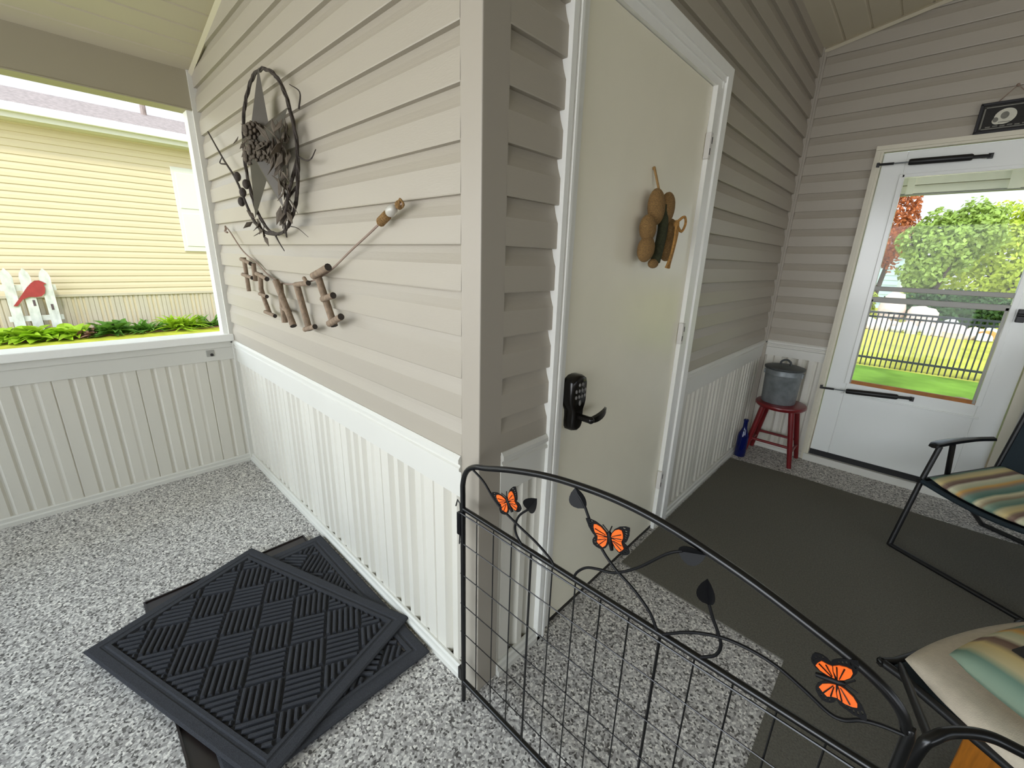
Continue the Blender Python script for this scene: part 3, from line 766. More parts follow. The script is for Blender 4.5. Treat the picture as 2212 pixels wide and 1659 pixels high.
# ------------------------------------------------------------------ stool, bucket, bottle
sc_ = (0.214, 2.715); SH = 0.425
st = thing('stool', 'dark red round wooden stool holding the zinc bucket', 'stool', (*sc_, 0))
mb = MB(); mb.lathe([(0, SH - 0.032), (0.146, SH - 0.032), (0.157, SH - 0.022), (0.159, SH - 0.012), (0.155, SH - 0.003), (0.145, SH), (0, SH)], (*sc_, 0), 40)
mb.build('seat', M['redwood'], st, smooth=True)
lt = 0.088; lb = 0.150
legs = []
for sx in (-1, 1):
    for sy in (-1, 1):
        t_ = Vector((sc_[0] + sx * lt, sc_[1] + sy * lt, SH - 0.032)); b_ = Vector((sc_[0] + sx * lb, sc_[1] + sy * (0.060 if sy > 0 else 0.055) + sy * 0.06, 0.0))
        legs.append((sx, sy, t_, b_))
        mb = MB(); mb.tube([b_, b_.lerp(t_, 0.5), t_], [0.0145, 0.0175, 0.019], 12); mb.build('leg', M['redwood'], st, smooth=True)
def lp(sx, sy, f): 
    for a, b2, t_, b_ in legs:
        if a == sx and b2 == sy: return b_.lerp(t_, f)
for A_, B_, f in (((-1, -1), (1, -1), 0.36), ((-1, 1), (1, 1), 0.36), ((-1, -1), (-1, 1), 0.26), ((1, -1), (1, 1), 0.26)):
    mb = MB(); mb.tube([lp(*A_, f), lp(*B_, f)], 0.0095, 10); mb.build('stretcher', M['redwood'], st, smooth=True)
bc = (0.192, 2.715, SH + 0.001)
bk = thing('bucket', 'galvanized metal bucket with lid standing on the red stool', 'bucket', bc)
mb = MB(); mb.lathe([(0, 0.004), (0.100, 0.004), (0.103, 0.0), (0.105, 0.004), (0.112, 0.20), (0.114, 0.203), (0.112, 0.206), (0.114, 0.248), (0.110, 0.248), (0.10, 0.01), (0, 0.01)], bc, 40)
mb.build('bucket_body', M['zinc'], bk, smooth=True)
mb = MB(); mb.lathe([(0.120, 0.240), (0.124, 0.246), (0.124, 0.254), (0.110, 0.258), (0.06, 0.268), (0, 0.270)], bc, 40)
ld = mb.build('lid', M['zincdark'], bk, smooth=True)
mb = MB(); mb.tube(smooth_pts([(bc[0] - 0.032, bc[1], bc[2] + 0.266), (bc[0] - 0.026, bc[1], bc[2] + 0.292), (bc[0], bc[1], bc[2] + 0.305), (bc[0] + 0.026, bc[1], bc[2] + 0.292), (bc[0] + 0.032, bc[1], bc[2] + 0.266)], 5), 0.007, 8)
mb.build('lid_handle', M['zincdark'], ld, smooth=True)
for sg in (-1, 1):
    mb = MB(); mb.box(bc[0] + sg * 0.113 - 0.006, bc[0] + sg * 0.113 + 0.006, bc[1] - 0.018, bc[1] + 0.018, bc[2] + 0.195, bc[2] + 0.225)
    mb.build('handle_lug', M['zinc'], bk)
mb = MB(); bo = (0.058, 2.585, 0.0065)
bo = (0.053, 2.565, 0.0005)
mb.lathe([(0, 0.002), (0.033, 0.0), (0.0365, 0.006), (0.0365, 0.150), (0.033, 0.175), (0.020, 0.205), (0.0145, 0.225), (0.0140, 0.270), (0.0165, 0.272), (0.0165, 0.284), (0.0125, 0.285), (0.010, 0.27), (0, 0.26)], bo, 28)
tag(mb.build('bottle', M['bottle'], smooth=True), 'cobalt blue glass bottle on the floor beside the red stool', 'bottle')

# ------------------------------------------------------------------ folding chairs
def softbox(name, mat_, parent, fn, nu=26, nv=26, uvrot=False):
    """cushion: fn(u, v) -> (top, bottom) points for u, v in 0..1"""
    me = bpy.data.meshes.new(name); vs = []; fs = []; uv = []
    for side in (0, 1):
        for i in range(nu + 1):
            for j in range(nv + 1):
                vs.append(tuple(fn(i / nu, j / nv)[side])); uv.append((i / nu, j / nv))
    o2 = (nu + 1) * (nv + 1); ix = lambda i, j: i * (nv + 1) + j
    for i in range(nu):
        for j in range(nv):
            q = (ix(i, j), ix(i + 1, j), ix(i + 1, j + 1), ix(i, j + 1)); fs += [q, tuple(o2 + a for a in reversed(q))]
    me.from_pydata(vs, [], fs); me.materials.append(mat_)
    l = me.uv_layers.new(name='UVMap')
    for lp_ in me.loops: l.data[lp_.index].uv = uv[lp_.vertex_index] if not uvrot else uv[lp_.vertex_index][::-1]
    for p in me.polygons: p.use_smooth = True
    bm = bmesh.new(); bm.from_mesh(me); bmesh.ops.remove_doubles(bm, verts=bm.verts, dist=1e-5); bmesh.ops.recalc_face_normals(bm, faces=bm.faces); bm.to_mesh(me); bm.free()
    o = bpy.data.objects.new(name, me); COL.objects.link(o)
    if parent is not None: attach(o, parent)
    return o
def pillow_fn(O, eu, ev, en, lu, lv, th, puff=0.35, corner=0.06, sag=None):
    """rounded-rectangle cushion centred at O"""
    O, eu, ev, en = Vector(O), Vector(eu).normalized(), Vector(ev).normalized(), Vector(en).normalized()
    def fn(u, v):
        a, b_ = 2 * u - 1, 2 * v - 1
        k = corner
        # squircle mapping of the square for rounded corners
        aa = a * sqrt(max(0, 1 - k * 2.2 * b_ * b_ * abs(a) ** 2)); bb = b_ * sqrt(max(0, 1 - k * 2.2 * a * a * abs(b_) ** 2))
        e = max(abs(a), abs(b_))
        h = th * 0.5 * ((1 - abs(a) ** 6) ** 0.5) * ((1 - abs(b_) ** 6) ** 0.5)
        h *= (1 - puff + puff * (1 - a * a) ** 0.5 * (1 - b_ * b_) ** 0.5 if e < 1 else 1 - puff)
        p = O + eu * (aa * lu / 2) + ev * (bb * lv / 2)
        if sag: p = p + en * sag(a, b_)
        return p + en * h, p - en * h
    return fn

def chair(label, FL, w, zs, za, SW, SD, backH, lean):
    """FL: front corner of the seat at floor level, on the far side of the camera; w: unit along the front edge; depth axis = w turned left"""
    w = Vector((*w, 0)).normalized(); dd = Vector((-w.y, w.x, 0))
    FL = Vector((*FL, 0)); up = Vector((0, 0, 1))
    root = thing('folding_chair', label, 'chair', FL + w * SW / 2 + dd * SD / 2)
    P = lambda a, b_, z: FL + w * a + dd * b_ + up * z
    r_ = 0.0115
    # sling seat: bowed cloth between front tube and back
    mb = MB(); N = 12; vs = []; fs = []
    for i in range(N + 1):
        for j in range(N + 1):
            a = i / N; b_ = j / N
            sag = -0.035 * sin(pi * a) * (1 - 0.3 * b_) - 0.02 * sin(pi * b_)
            for k, dz in ((0, 0), (1, -0.006)):
                vs.append(P(a * SW, b_ * SD, zs + sag + dz))
    ix = lambda i, j, k: (i * (N + 1) + j) * 2 + k
    for i in range(N):
        for j in range(N):
            for k in (0, 1): fs.append((ix(i, j, k), ix(i + 1, j, k), ix(i + 1, j + 1, k), ix(i, j + 1, k)))
    for i in range(N):
        fs += [(ix(i, 0, 0), ix(i + 1, 0, 0), ix(i + 1, 0, 1), ix(i, 0, 1)), (ix(i, N, 0), ix(i + 1, N, 0), ix(i + 1, N, 1), ix(i, N, 1)), (ix(0, i, 0), ix(0, i + 1, 0), ix(0, i + 1, 1), ix(0, i, 1)), (ix(N, i, 0), ix(N, i + 1, 0), ix(N, i + 1, 1), ix(N, i, 1))]
    mb.add(vs, fs); mb.tube([P(a * SW / N, -0.004, zs - 0.035 * sin(pi * a / N)) for a in range(N + 1)], 0.012, 8)
    mb.build('seat', M['sling'], root, smooth=True)
    # back sling
    mb = MB(); vs = []; fs = []
    for i in range(N + 1):
        for j in range(N + 1):
            a = i / N; b_ = j / N; sag = 0.03 * sin(pi * a)
            for k in (0, 1):
                vs.append(P(a * SW, SD - 0.03 + lean * b_ + sag + 0.006 * k, zs + 0.0 + backH * b_))
    for i in range(N):
        for j in range(N):
            for k in (0, 1): fs.append((ix(i, j, k), ix(i + 1, j, k), ix(i + 1, j + 1, k), ix(i, j + 1, k)))
    for i in range(N):
        fs += [(ix(i, 0, 0), ix(i + 1, 0, 0), ix(i + 1, 0, 1), ix(i, 0, 1)), (ix(i, N, 0), ix(i + 1, N, 0), ix(i + 1, N, 1), ix(i, N, 1)), (ix(0, i, 0), ix(0, i + 1, 0), ix(0, i + 1, 1), ix(0, i, 1)), (ix(N, i, 0), ix(N, i + 1, 0), ix(N, i + 1, 1), ix(N, i, 1))]
    mb.add(vs, fs); mb.build('backrest', M['sling'], root, smooth=True)
    mb = MB(); mb.tube([P(-0.012, SD - 0.03, zs - 0.04), P(-0.012, SD - 0.03 + lean, zs + backH), P(0.02, SD - 0.03 + lean, zs + backH + 0.03), P(SW - 0.02, SD - 0.03 + lean, zs + backH + 0.03), P(SW + 0.012, SD - 0.03 + lean, zs + backH), P(SW + 0.012, SD - 0.03, zs - 0.04)], r_, 10)
    mb.build('back_frame', M['blackmatte'], root, smooth=True)
    for a in (-0.014, SW + 0.014):
        mb = MB(); mb.tube([P(a, 0.0, zs - 0.005), P(a, SD, zs - 0.005)], r_, 10); mb.build('side_rail', M['blackmatte'], root, smooth=True)
        # front leg: floor to arm, then the rear leg
        mb = MB(); mb.tube([P(a, -0.06, 0.008), P(a, 0.02, zs), P(a, 0.07, za - 0.012)], r_, 10); mb.build('leg', M['blackmatte'], root, smooth=True)
        mb = MB(); mb.tube([P(a, 0.16, za - 0.012), P(a, 0.20, zs), P(a, SD + 0.06, 0.008)], r_, 10); mb.build('leg', M['blackmatte'], root, smooth=True)
        # arm: flat rounded paddle
        mb = MB(); prof = smooth_pts([P(a, 0.012, za - 0.004), P(a, 0.04, za + 0.003), P(a, 0.15, za + 0.008), P(a, 0.30, za + 0.004), P(a, 0.46, za - 0.008)], 5)
        vs = []; fs = []
        for i_, p in enumerate(prof):
            t_ = i_ / (len(prof) - 1); hw = 0.021 * (0.75 + 0.35 * sin(pi * min(1, t_ * 1.3)))
            for u_, z_ in ((-1, -0.006), (-0.85, 0.006), (0, 0.011), (0.85, 0.006), (1, -0.006), (0, -0.010)): vs.append(p + w * (u_ * hw) + up * z_)
        n_ = len(prof)
        for i_ in range(n_ - 1):
            for k in range(6): fs.append((6 * i_ + k, 6 * i_ + (k + 1) % 6, 6 * i_ + 6 + (k + 1) % 6, 6 * i_ + 6 + k))
        fs += [(5, 4, 3, 2, 1, 0), tuple(6 * (n_ - 1) + k for k in range(6))]
        mb.add(vs, fs); mb.build('armrest', M['black'], root, smooth=True)
    mb = MB(); mb.tube([P(-0.014, -0.06, 0.0125), P(SW + 0.014, -0.06, 0.0125)], 0.0115, 10); mb.build('front_foot_bar', M['blackmatte'], root, smooth=True)
    mb = MB(); mb.tube([P(-0.014, SD + 0.06, 0.0125), P(SW + 0.014, SD + 0.06, 0.0125)], 0.0115, 10); mb.build('rear_foot_bar', M['blackmatte'], root, smooth=True)
    return root, P
W1 = (0.86, -0.51)
c1, P1 = chair('black folding chair with dark teal sling facing the gate near the storm door', (0.968, 2.03), W1, 0.372, 0.555, 0.53, 0.60, 0.62, 0.15)
w1v = Vector((*W1, 0)).normalized(); d1v = Vector((-w1v.y, w1v.x, 0))
fn = pillow_fn(P1(0.265, 0.290, 0.372 + 0.024), w1v, d1v, (0, 0, 1), 0.535, 0.585, 0.055, 0.25, 0.05, sag=lambda a, b_: -0.030 * (1 - a * a) - 0.012 * (1 - b_ * b_))
tag(softbox('seat_cushion', M['stripe'], None, fn), 'striped sage and tan cushion on the dark teal folding chair', 'cushion')

W2 = (0.62, -0.785)
W2 = (0.85, -0.53)
c2 = thing('folding_stool', 'black tubular folding seat at the lower right corner under two cushions', 'stool', (1.30, 0.62, 0))
_w = Vector((*W2, 0)).normalized(); _d = Vector((-_w.y, _w.x, 0)); _F = Vector((0.912, 0.600, 0))
P2 = lambda a, b_, z: _F + _w * a + _d * b_ + Vector((0, 0, z))
mb = MB(); mb.tube(smooth_pts([P2(0.02, 0.0, 0.372), P2(0.53, 0.0, 0.372), P2(0.56, 0.03, 0.372), P2(0.56, 0.50, 0.372), P2(0.53, 0.53, 0.372), P2(0.02, 0.53, 0.372), P2(-0.01, 0.50, 0.372), P2(-0.01, 0.03, 0.372)], 3, True), 0.011, 10, closed=True)
mb.build('seat_frame', M['blackmatte'], c2, smooth=True)
mb = MB(); mb.obox(P2(0.275, 0.265, 0.378), _w, _d, (0, 0, 1), 0.275, 0.26, 0.003); mb.build('seat', M['sling'], c2)
mb = MB(); mb.tube(smooth_pts([(0.925, 0.30, 0.012), (0.935, 0.295, 0.25), (0.945, 0.295, 0.45), (0.960, 0.308, 0.492), (0.985, 0.338, 0.50), (1.030, 0.372, 0.502), (1.079, 0.384, 0.498), (1.22, 0.40, 0.485), (1.42, 0.395, 0.46), (1.50, 0.385, 0.42), (1.52, 0.375, 0.25), (1.53, 0.37, 0.012)], 6), 0.0105, 12)
mb.build('front_frame', M['black'], c2, smooth=True)
for a, b_, a2, b2 in ((-0.01, 0.03, 0.02, 0.42), (0.56, 0.03, 0.53, 0.42)):
    mb = MB(); mb.tube([P2(a, b_, 0.372), P2(a2, b2 + 0.16, 0.012)], 0.011, 10); mb.build('leg', M['blackmatte'], c2, smooth=True)
mb = MB(); mb.tube([P2(0.02, 0.58, 0.0125), P2(0.53, 0.58, 0.0125)], 0.0115, 10); mb.build('foot_bar', M['blackmatte'], c2, smooth=True)
for pt in ((0.955, 0.305, 0.485), (1.46, 0.39, 0.44)):
    q_ = P2(0.0 if pt[0] < 1.2 else 0.555, 0.03, 0.372)
    mb = MB(); mb.tube([pt, tuple(q_)], 0.009, 10); mb.build('brace', M['blackmatte'], c2, smooth=True)
w2v = Vector((*W2, 0)).normalized(); d2v = Vector((-w2v.y, w2v.x, 0))
fn = pillow_fn(P2(0.285, 0.265, 0.385 + 0.030), w2v, d2v, (0, 0, 1), 0.59, 0.56, 0.075, 0.18, 0.07, sag=lambda a, b_: -0.026 * (1 - a * a))
tag(softbox('seat_cushion', M['tan'], None, fn), 'plain beige seat pad on the folding seat at the lower right', 'cushion')
fn = pillow_fn(P2(0.315, 0.240, 0.385 + 0.108), w2v, d2v, (0, 0, 1), 0.52, 0.46, 0.10, 0.35, 0.06)
pw = tag(softbox('pillow', M['stripe2'], None, fn, uvrot=True), 'striped green pillow with black strap on the beige seat pad', 'pillow')
mb = MB()
cc = P2(0.315, 0.240, 0.385 + 0.108)
lo = [cc - d2v * 0.10 + w2v * (0.24 * t) + Vector((0, 0, 0.0475 - 0.006 * t * t)) for t in [k / 10 for k in range(-8, 11)]]
vs = []
for p in lo: vs += [p - d2v * 0.022, p + d2v * 0.022, p + d2v * 0.022 + Vector((0, 0, 0.004)), p - d2v * 0.022 + Vector((0, 0, 0.004))]
fs = []
for i in range(len(lo) - 1):
    for k in range(4): fs.append((4 * i + k, 4 * i + (k + 1) % 4, 4 * i + 4 + (k + 1) % 4, 4 * i + 4 + k))
fs += [(0, 1, 2, 3), tuple(4 * (len(lo) - 1) + k for k in (3, 2, 1, 0))]
mb.add(vs, fs); attach(mb.build('strap', M['blackmatte']), pw)

# orange-brown box under the armchair corner
mb = MB(); oc = Vector((1.17, 0.64, 0.0)); ux = Vector((0.85, 0.53, 0)); uy = Vector((-0.53, 0.85, 0))
mb.obox(oc + Vector((0, 0, 0.156)), ux, uy, (0, 0, 1), 0.08, 0.06, 0.145)
bx_ = tag(bevel(mb.build('storage_box', M['ochre']), 0.006), 'orange-brown box on the carpet under the lower right folding seat', 'box')

# ------------------------------------------------------------------ star wreath
wr = thing('star_wreath', 'grey tin star in a twig hoop hung on the siding', 'wreath', (-1.165, 0, 1.694))
WC = Vector((-1.165, -0.040, 1.694)); WR = 0.280
rnd = random.Random(3)
for s_ in range(3):
    pts = []
    for k in range(72):
        a = 2 * pi * k / 72; rr = WR + 0.0035 * sin(9 * a + s_ * 2.1) + 0.002 * sin(23 * a + s_)
        pts.append(WC + Vector((cos(a) * rr, 0.0035 * cos(9 * a + s_ * 2.1), sin(a) * rr)))
    mb = MB(); mb.tube(pts, 0.0032 if s_ else 0.0046, 7, closed=True); mb.build('hoop_vine', M['twig'], wr, smooth=True)
mb = MB()
SCN = Vector((-1.165, -0.050, 1.715)); tips = [(-1.126, 1.976), (-0.899, 1.808), (-1.041, 1.503), (-1.378, 1.480), (-1.422, 1.787)]
inn = []
for i in range(5):
    a = Vector((tips[i][0], 0, tips[i][1])); b_ = Vector((tips[(i + 1) % 5][0], 0, tips[(i + 1) % 5][1]))
    m_ = (a + b_) / 2 - Vector((SCN.x, 0, SCN.z)); inn.append(Vector((SCN.x, 0, SCN.z)) + m_ * 0.47)
vs = [Vector((SCN.x, SCN.y - 0.055, SCN.z)), Vector((SCN.x, SCN.y + 0.004, SCN.z))]
for i in range(5):
    vs += [Vector((tips[i][0], SCN.y, tips[i][1])), Vector((inn[i].x, SCN.y, inn[i].z))]
fs = []
for k in range(10):
    fs += [(0, 2 + k, 2 + (k + 1) % 10), (1, 2 + (k + 1) % 10, 2 + k)]
mb.add(vs, fs); mb.build('tin_star', M['tin'], wr)
def twig(p, r, name='twig', m_='twig'):
    mb = MB(); P_ = smooth_pts(p, 5); n_ = len(P_)
    mb.tube(P_, [r * (1 - 0.6 * i / (n_ - 1)) for i in range(n_)], 7); mb.build(name, M[m_], wr, smooth=True)
y_ = -0.035
twig([(-1.20, y_, 1.415), (-1.30, y_ - 0.01, 1.425), (-1.403, y_ - 0.012, 1.468), (-1.47, y_ - 0.012, 1.528), (-1.578, y_ - 0.012, 1.65), (-1.742, y_ - 0.008, 1.754), (-1.99, y_ + 0.006, 1.910)], 0.008)
twig([(-1.70, y_ - 0.01, 1.728), (-1.74, y_ - 0.025, 1.735), (-1.72, y_ - 0.02, 1.757)], 0.004)
twig([(-0.90, y_, 1.655), (-0.93, y_ - 0.03, 1.55), (-1.00, y_ - 0.03, 1.46), (-1.03, y_ - 0.02, 1.40)], 0.007)
twig([(-0.94, y_, 1.57), (-1.02, y_ - 0.02, 1.51), (-1.03, y_ - 0.03, 1.43)], 0.005)
twig([(-1.21, y_, 1.412), (-1.15, y_ - 0.01, 1.385), (-1.10, y_ - 0.01, 1.35)], 0.004)
twig([(-0.89, y_, 1.66), (-0.82, y_ - 0.005, 1.64), (-0.77, y_ - 0.008, 1.64), (-0.75, y_, 1.665)], 0.0035)
twig([(-0.86, y_ + 0.004, 1.80), (-0.83, y_, 1.84), (-0.88, y_ - 0.01, 1.87)], 0.003)
twig([(-1.03, y_, 1.44), (-0.95, y_ - 0.005, 1.43), (-0.88, y_, 1.40)], 0.002)
def dryleaf(path, n_, sz, spread):
    """narrow dried leaves hanging along a path of (x, y, z) points"""
    mb = MB(); P_ = smooth_pts(path, 8)
    for k in range(n_):
        p0 = P_[rnd.randrange(len(P_))] + Vector((rnd.gauss(0, spread), rnd.gauss(0, spread * 0.6), rnd.gauss(0, spread)))
        d_ = Vector((rnd.uniform(-0.6, 0.6), rnd.uniform(-0.5, 0.2), -rnd.uniform(0.3, 1.0) if rnd.random() < 0.75 else 0.6)).normalized()
        n2 = Vector((rnd.uniform(-1, 1), -1, rnd.uniform(-1, 1))); e_ = d_.cross(n2).normalized(); ax = d_.cross(e_)
        L_ = sz * rnd.uniform(0.6, 1.25); W_ = L_ * 0.20
        q = [p0, p0 + d_ * L_ * 0.45 + e_ * W_ + ax * L_ * 0.06, p0 + d_ * L_, p0 + d_ * L_ * 0.45 - e_ * W_ + ax * L_ * 0.06]
        mb.add(q + [p + ax * 0.0015 for p in q], [(0, 1, 2, 3), (4, 7, 6, 5), (0, 4, 5, 1), (1, 5, 6, 2), (2, 6, 7, 3), (3, 7, 4, 0)])
    mb.build('dried_leaves', M['leafdry'], wr)['label'] = 'cluster of dried leaves'
dryleaf([(-0.935, -0.055, 1.80), (-0.94, -0.07, 1.70), (-0.965, -0.065, 1.58), (-1.01, -0.055, 1.47)], 54, 0.060, 0.014)
dryleaf([(-1.02, -0.085, 1.72), (-0.96, -0.08, 1.66)], 16, 0.055, 0.016)
dryleaf([(-1.40, -0.05, 1.50), (-1.30, -0.05, 1.425)], 16, 0.045, 0.010)
dryleaf([(-1.24, -0.088, 1.745), (-1.10, -0.10, 1.735)], 14, 0.050, 0.014)
for c in ((-1.215, -0.085, 1.690), (-1.130, -0.095, 1.700), (-1.060, -0.085, 1.690), (-1.125, -0.100, 1.760)):
    mb = MB()
    for i in range(6):
        for k in range(8):
            a = 2 * pi * (k + 0.5 * (i % 2)) / 8; rr = 0.030 * sin(pi * (i + 1) / 7.5)
            mb.ell((c[0] + rr * cos(a), c[1] - 0.020 + 0.011 * i, c[2] + rr * sin(a)), 0.0085, 0.006, 0.0085, 6, 4)
    mb.ell(c, 0.018, 0.03, 0.018)
    mb.build('pine_cone', M['leafdry'], wr, smooth=True)
for c in ((-1.50, -0.05, 1.592), (-1.545, -0.05, 1.66), (-1.44, -0.05, 1.62), (-1.52, -0.055, 1.555)):
    mb = MB(); mb.ell(c, 0.018, 0.014, 0.020); mb.build('bud', M['twig'], wr, smooth=True)

# ------------------------------------------------------------------ PEACE garland
ga = thing('letter_garland', 'twig letters spelling PEACE strung on twine below the star', 'garland', (-1.1, 0, 1.2))
LY = -0.026
def stick(mb, p, q, r, yoff=0.0, bend=0.0):
    P_ = [Vector((p[0], LY + yoff, p[1])), Vector((q[0], LY + yoff, q[1]))]
    m_ = (P_[0] + P_[1]) / 2 + Vector((bend, 0, 0)); P_ = [P_[0], m_, P_[1]]
    mb.cur = 0; mb.tube(P_, [r, r * 0.95, r * 0.98], 9, cap=False)
    mb.cur = 1
    for a, b_ in ((P_[0], P_[1]), (P_[2], P_[1])):
        t_ = (a - b_).normalized(); o_ = t_.orthogonal().normalized(); k_ = t_.cross(o_)
        mb.add([a + (o_ * cos(2 * pi * k / 9) + k_ * sin(2 * pi * k / 9)) * r for k in range(9)], [tuple(range(9))])
letters = {
 'P': [((-1.714, 1.314), (-1.708, 1.150), .0105, 0, 0), ((-1.712, 1.306), (-1.575, 1.288), .010, -.012, 0), ((-1.578, 1.290), (-1.584, 1.208), .0115, 0, 0), ((-1.725, 1.232), (-1.580, 1.222), .0095, -.012, 0)],
 'E': [((-1.496, 1.247), (-1.516, 1.168), .0115, 0, 0), ((-1.514, 1.176), (-1.441, 1.070), .0110, 0, -.006), ((-1.500, 1.246), (-1.366, 1.228), .011, -.014, 0), ((-1.500, 1.153), (-1.405, 1.148), .009, -.012, 0), ((-1.452, 1.074), (-1.326, 1.068), .0095, -.013, 0)],
 'A': [((-1.262, 1.215), (-1.258, 1.046), .0135, .002, 0), ((-1.256, 1.226), (-1.112, 1.050), .0145, -.014, 0), ((-1.256, 1.110), (-1.165, 1.104), .0095, -.004, 0)],
 'C': [((-1.068, 1.226), (-0.985, 1.048), .0140, 0, 0), ((-1.060, 1.222), (-0.930, 1.236), .0105, -.006, 0), ((-0.992, 1.052), (-0.890, 1.076), .0105, -.014, 0), ((-0.962, 1.253), (-0.938, 1.236), .008, -.008, 0)],
 'E2': [((-0.858, 1.272), (-0.752, 1.095), .0140, 0, 0), ((-0.852, 1.266), (-0.722, 1.301), .0135, -.016, 0), ((-0.790, 1.188), (-0.702, 1.208), .0120, -.016, 0), ((-0.756, 1.104), (-0.656, 1.140), .0125, -.016, 0)]}
for ch, sts in letters.items():
    mb = MB()
    for p, q, r, yo, be in sts: stick(mb, p, q, r * 0.95, yo, be)
    o = mb.build('twig_letter', None, ga, smooth=True, mats=[M['bark'], M['cutend']])
    o['label'] = 'twig letter ' + ch[0]
sp = [(-1.95, 1.464), (-1.887, 1.439), (-1.713, 1.345), (-1.552, 1.288), (-1.45, 1.250), (-1.308, 1.222), (-1.228, 1.215), (-1.071, 1.224), (-0.951, 1.241), (-0.859, 1.262), (-0.722, 1.297), (-0.577, 1.358), (-0.454, 1.407), (-0.383, 1.437), (-0.353, 1.45), (-0.304, 1.469), (-0.272, 1.478)]
mb = MB(); mb.tube(smooth_pts([(a, LY + (0.012 if -1.7 < a < -0.75 else 0.0), z) for a, z in sp], 5), 0.0034, 7); mb.build('string', M['string'], ga, smooth=True)
mb = MB(); mb.tube(smooth_pts([(-1.955, LY, 1.466), (-1.93, LY - 0.006, 1.452), (-1.94, LY - 0.008, 1.440), (-1.91, LY - 0.006, 1.435)], 4), 0.005, 6); mb.build('knot', M['string'], ga, smooth=True)
mb = MB()
for k in range(5):
    t = k / 4; p = Vector((-0.385 + 0.032 * t, LY - 0.002, 1.436 + 0.014 * t))
    mb.ell(p, 0.009, 0.014, 0.014, 10, 6)
mb.build('twine_wrap', M['jute'], ga, smooth=True)
mb = MB(); mb.ell((-0.325, LY - 0.004, 1.461), 0.022, 0.015, 0.0155, 14, 10, Matrix.Rotation(-0.4, 3, 'Y')); mb.build('glass_bead', M['glassbead'], ga, smooth=True)
mb = MB(); mb.ell((-0.292, LY, 1.474), 0.010, 0.012, 0.012); mb.tube(smooth_pts([(-0.29, LY, 1.474), (-0.272, LY - 0.01, 1.486), (-0.262, LY - 0.006, 1.474), (-0.276, LY, 1.468)], 4), 0.003, 6); mb.build('knot', M['jute'], ga, smooth=True)

# ------------------------------------------------------------------ shamrock on the door
sh = thing('door_hanging', 'twine-wrapped shamrock with bow hanging on the entry door', 'hanging', (0, 0.83, 1.46))
XD = 0.020
def lobe(cy, cz, sy, sz, ang, nm='lobe'):
    """one heart half: a fat twine-wrapped bean"""
    Rm = Matrix.Rotation(ang, 3, 'X'); mb = MB(); mb.ell((XD + 0.012, cy, cz), 0.026, sy, sz, 16, 12, Rm)
    return mb.build(nm, M['jute'], sh, smooth=True)
lobe(0.790, 1.534, 0.043, 0.060, 0.22); lobe(0.868, 1.534, 0.042, 0.060, -0.30)
lobe(0.744, 1.462, 0.038, 0.044, 0.3); lobe(0.748, 1.394, 0.040, 0.046, -0.5)
lobe(0.918, 1.462, 0.040, 0.046, -0.3); lobe(0.912, 1.400, 0.040, 0.046, 0.5)
mb = MB(); mb.tube(smooth_pts([(XD + 0.010, 0.838, 1.545), (XD + 0.018, 0.845, 1.48), (XD + 0.018, 0.842, 1.43), (XD + 0.016, 0.822, 1.352)], 5), [0.018] * 16, 10); mb.build('stem', M['moss'], sh, smooth=True)
mb = MB(); mb.ell((XD + 0.016, 0.808, 1.346), 0.016, 0.030, 0.017); mb.build('stem_tip', M['jute'], sh, smooth=True)
mb = MB()
for k in range(4):
    o_ = 0.006 * k
    mb.tube(smooth_pts([(XD + 0.046, 0.888 + o_, 1.498), (XD + 0.050, 0.884 + o_, 1.45), (XD + 0.048, 0.880 + o_ * 0.6, 1.39), (XD + 0.044, 0.866 + o_, 1.345), (XD + 0.040, 0.864 + o_ * 1.6, 1.332)], 4), 0.0042, 6)
mb.tube(smooth_pts([(XD + 0.046, 0.895, 1.492), (XD + 0.058, 0.925, 1.512), (XD + 0.056, 0.948, 1.490), (XD + 0.05, 0.935, 1.462), (XD + 0.046, 0.898, 1.482)], 5), 0.0048, 6)
mb.ell((XD + 0.046, 0.893, 1.486), 0.010, 0.012, 0.012)
mb.build('twine_bow', M['jutebow'], sh, smooth=True)
mb = MB(); mb.tube([(0.000, 0.806, 1.660), (XD + 0.004, 0.822, 1.575)], 0.0035, 7); mb.tube([(0.000, 0.811, 1.660), (XD + 0.004, 0.827, 1.575)], 0.0030, 7); mb.ell((-0.002, 0.808, 1.662), 0.006, 0.006, 0.006, 8, 6)
mb.build('hanging_cord', M['cord'], sh, smooth=True)

# ------------------------------------------------------------------ sign above the storm door
sg = thing('hanging_sign', 'small black framed sign hung above the storm door', 'sign', (0.93, YB, 2.13))
SX0, SX1, SZ0, SZ1 = 0.785, 1.075, 2.066, 2.203; SY = YB - 0.018
mb = MB(); mb.box(SX0, SX1, SY, SY + 0.010, SZ0, SZ1); mb.build('board', M['signblack'], sg)
mb = MB(); fw = 0.012
mb.box(SX0 - 0.004, SX1 + 0.004, SY - 0.006, SY + 0.012, SZ0 - 0.004, SZ0 + fw - 0.004); mb.box(SX0 - 0.004, SX1 + 0.004, SY - 0.006, SY + 0.012, SZ1 - fw + 0.004, SZ1 + 0.004)
mb.box(SX0 - 0.004, SX0 + fw - 0.004, SY - 0.006, SY + 0.012, SZ0, SZ1); mb.box(SX1 - fw + 0.004, SX1 + 0.004, SY - 0.006, SY + 0.012, SZ0, SZ1)
bevel(mb.build('frame', M['signframe'], sg), 0.002)
mb = MB()
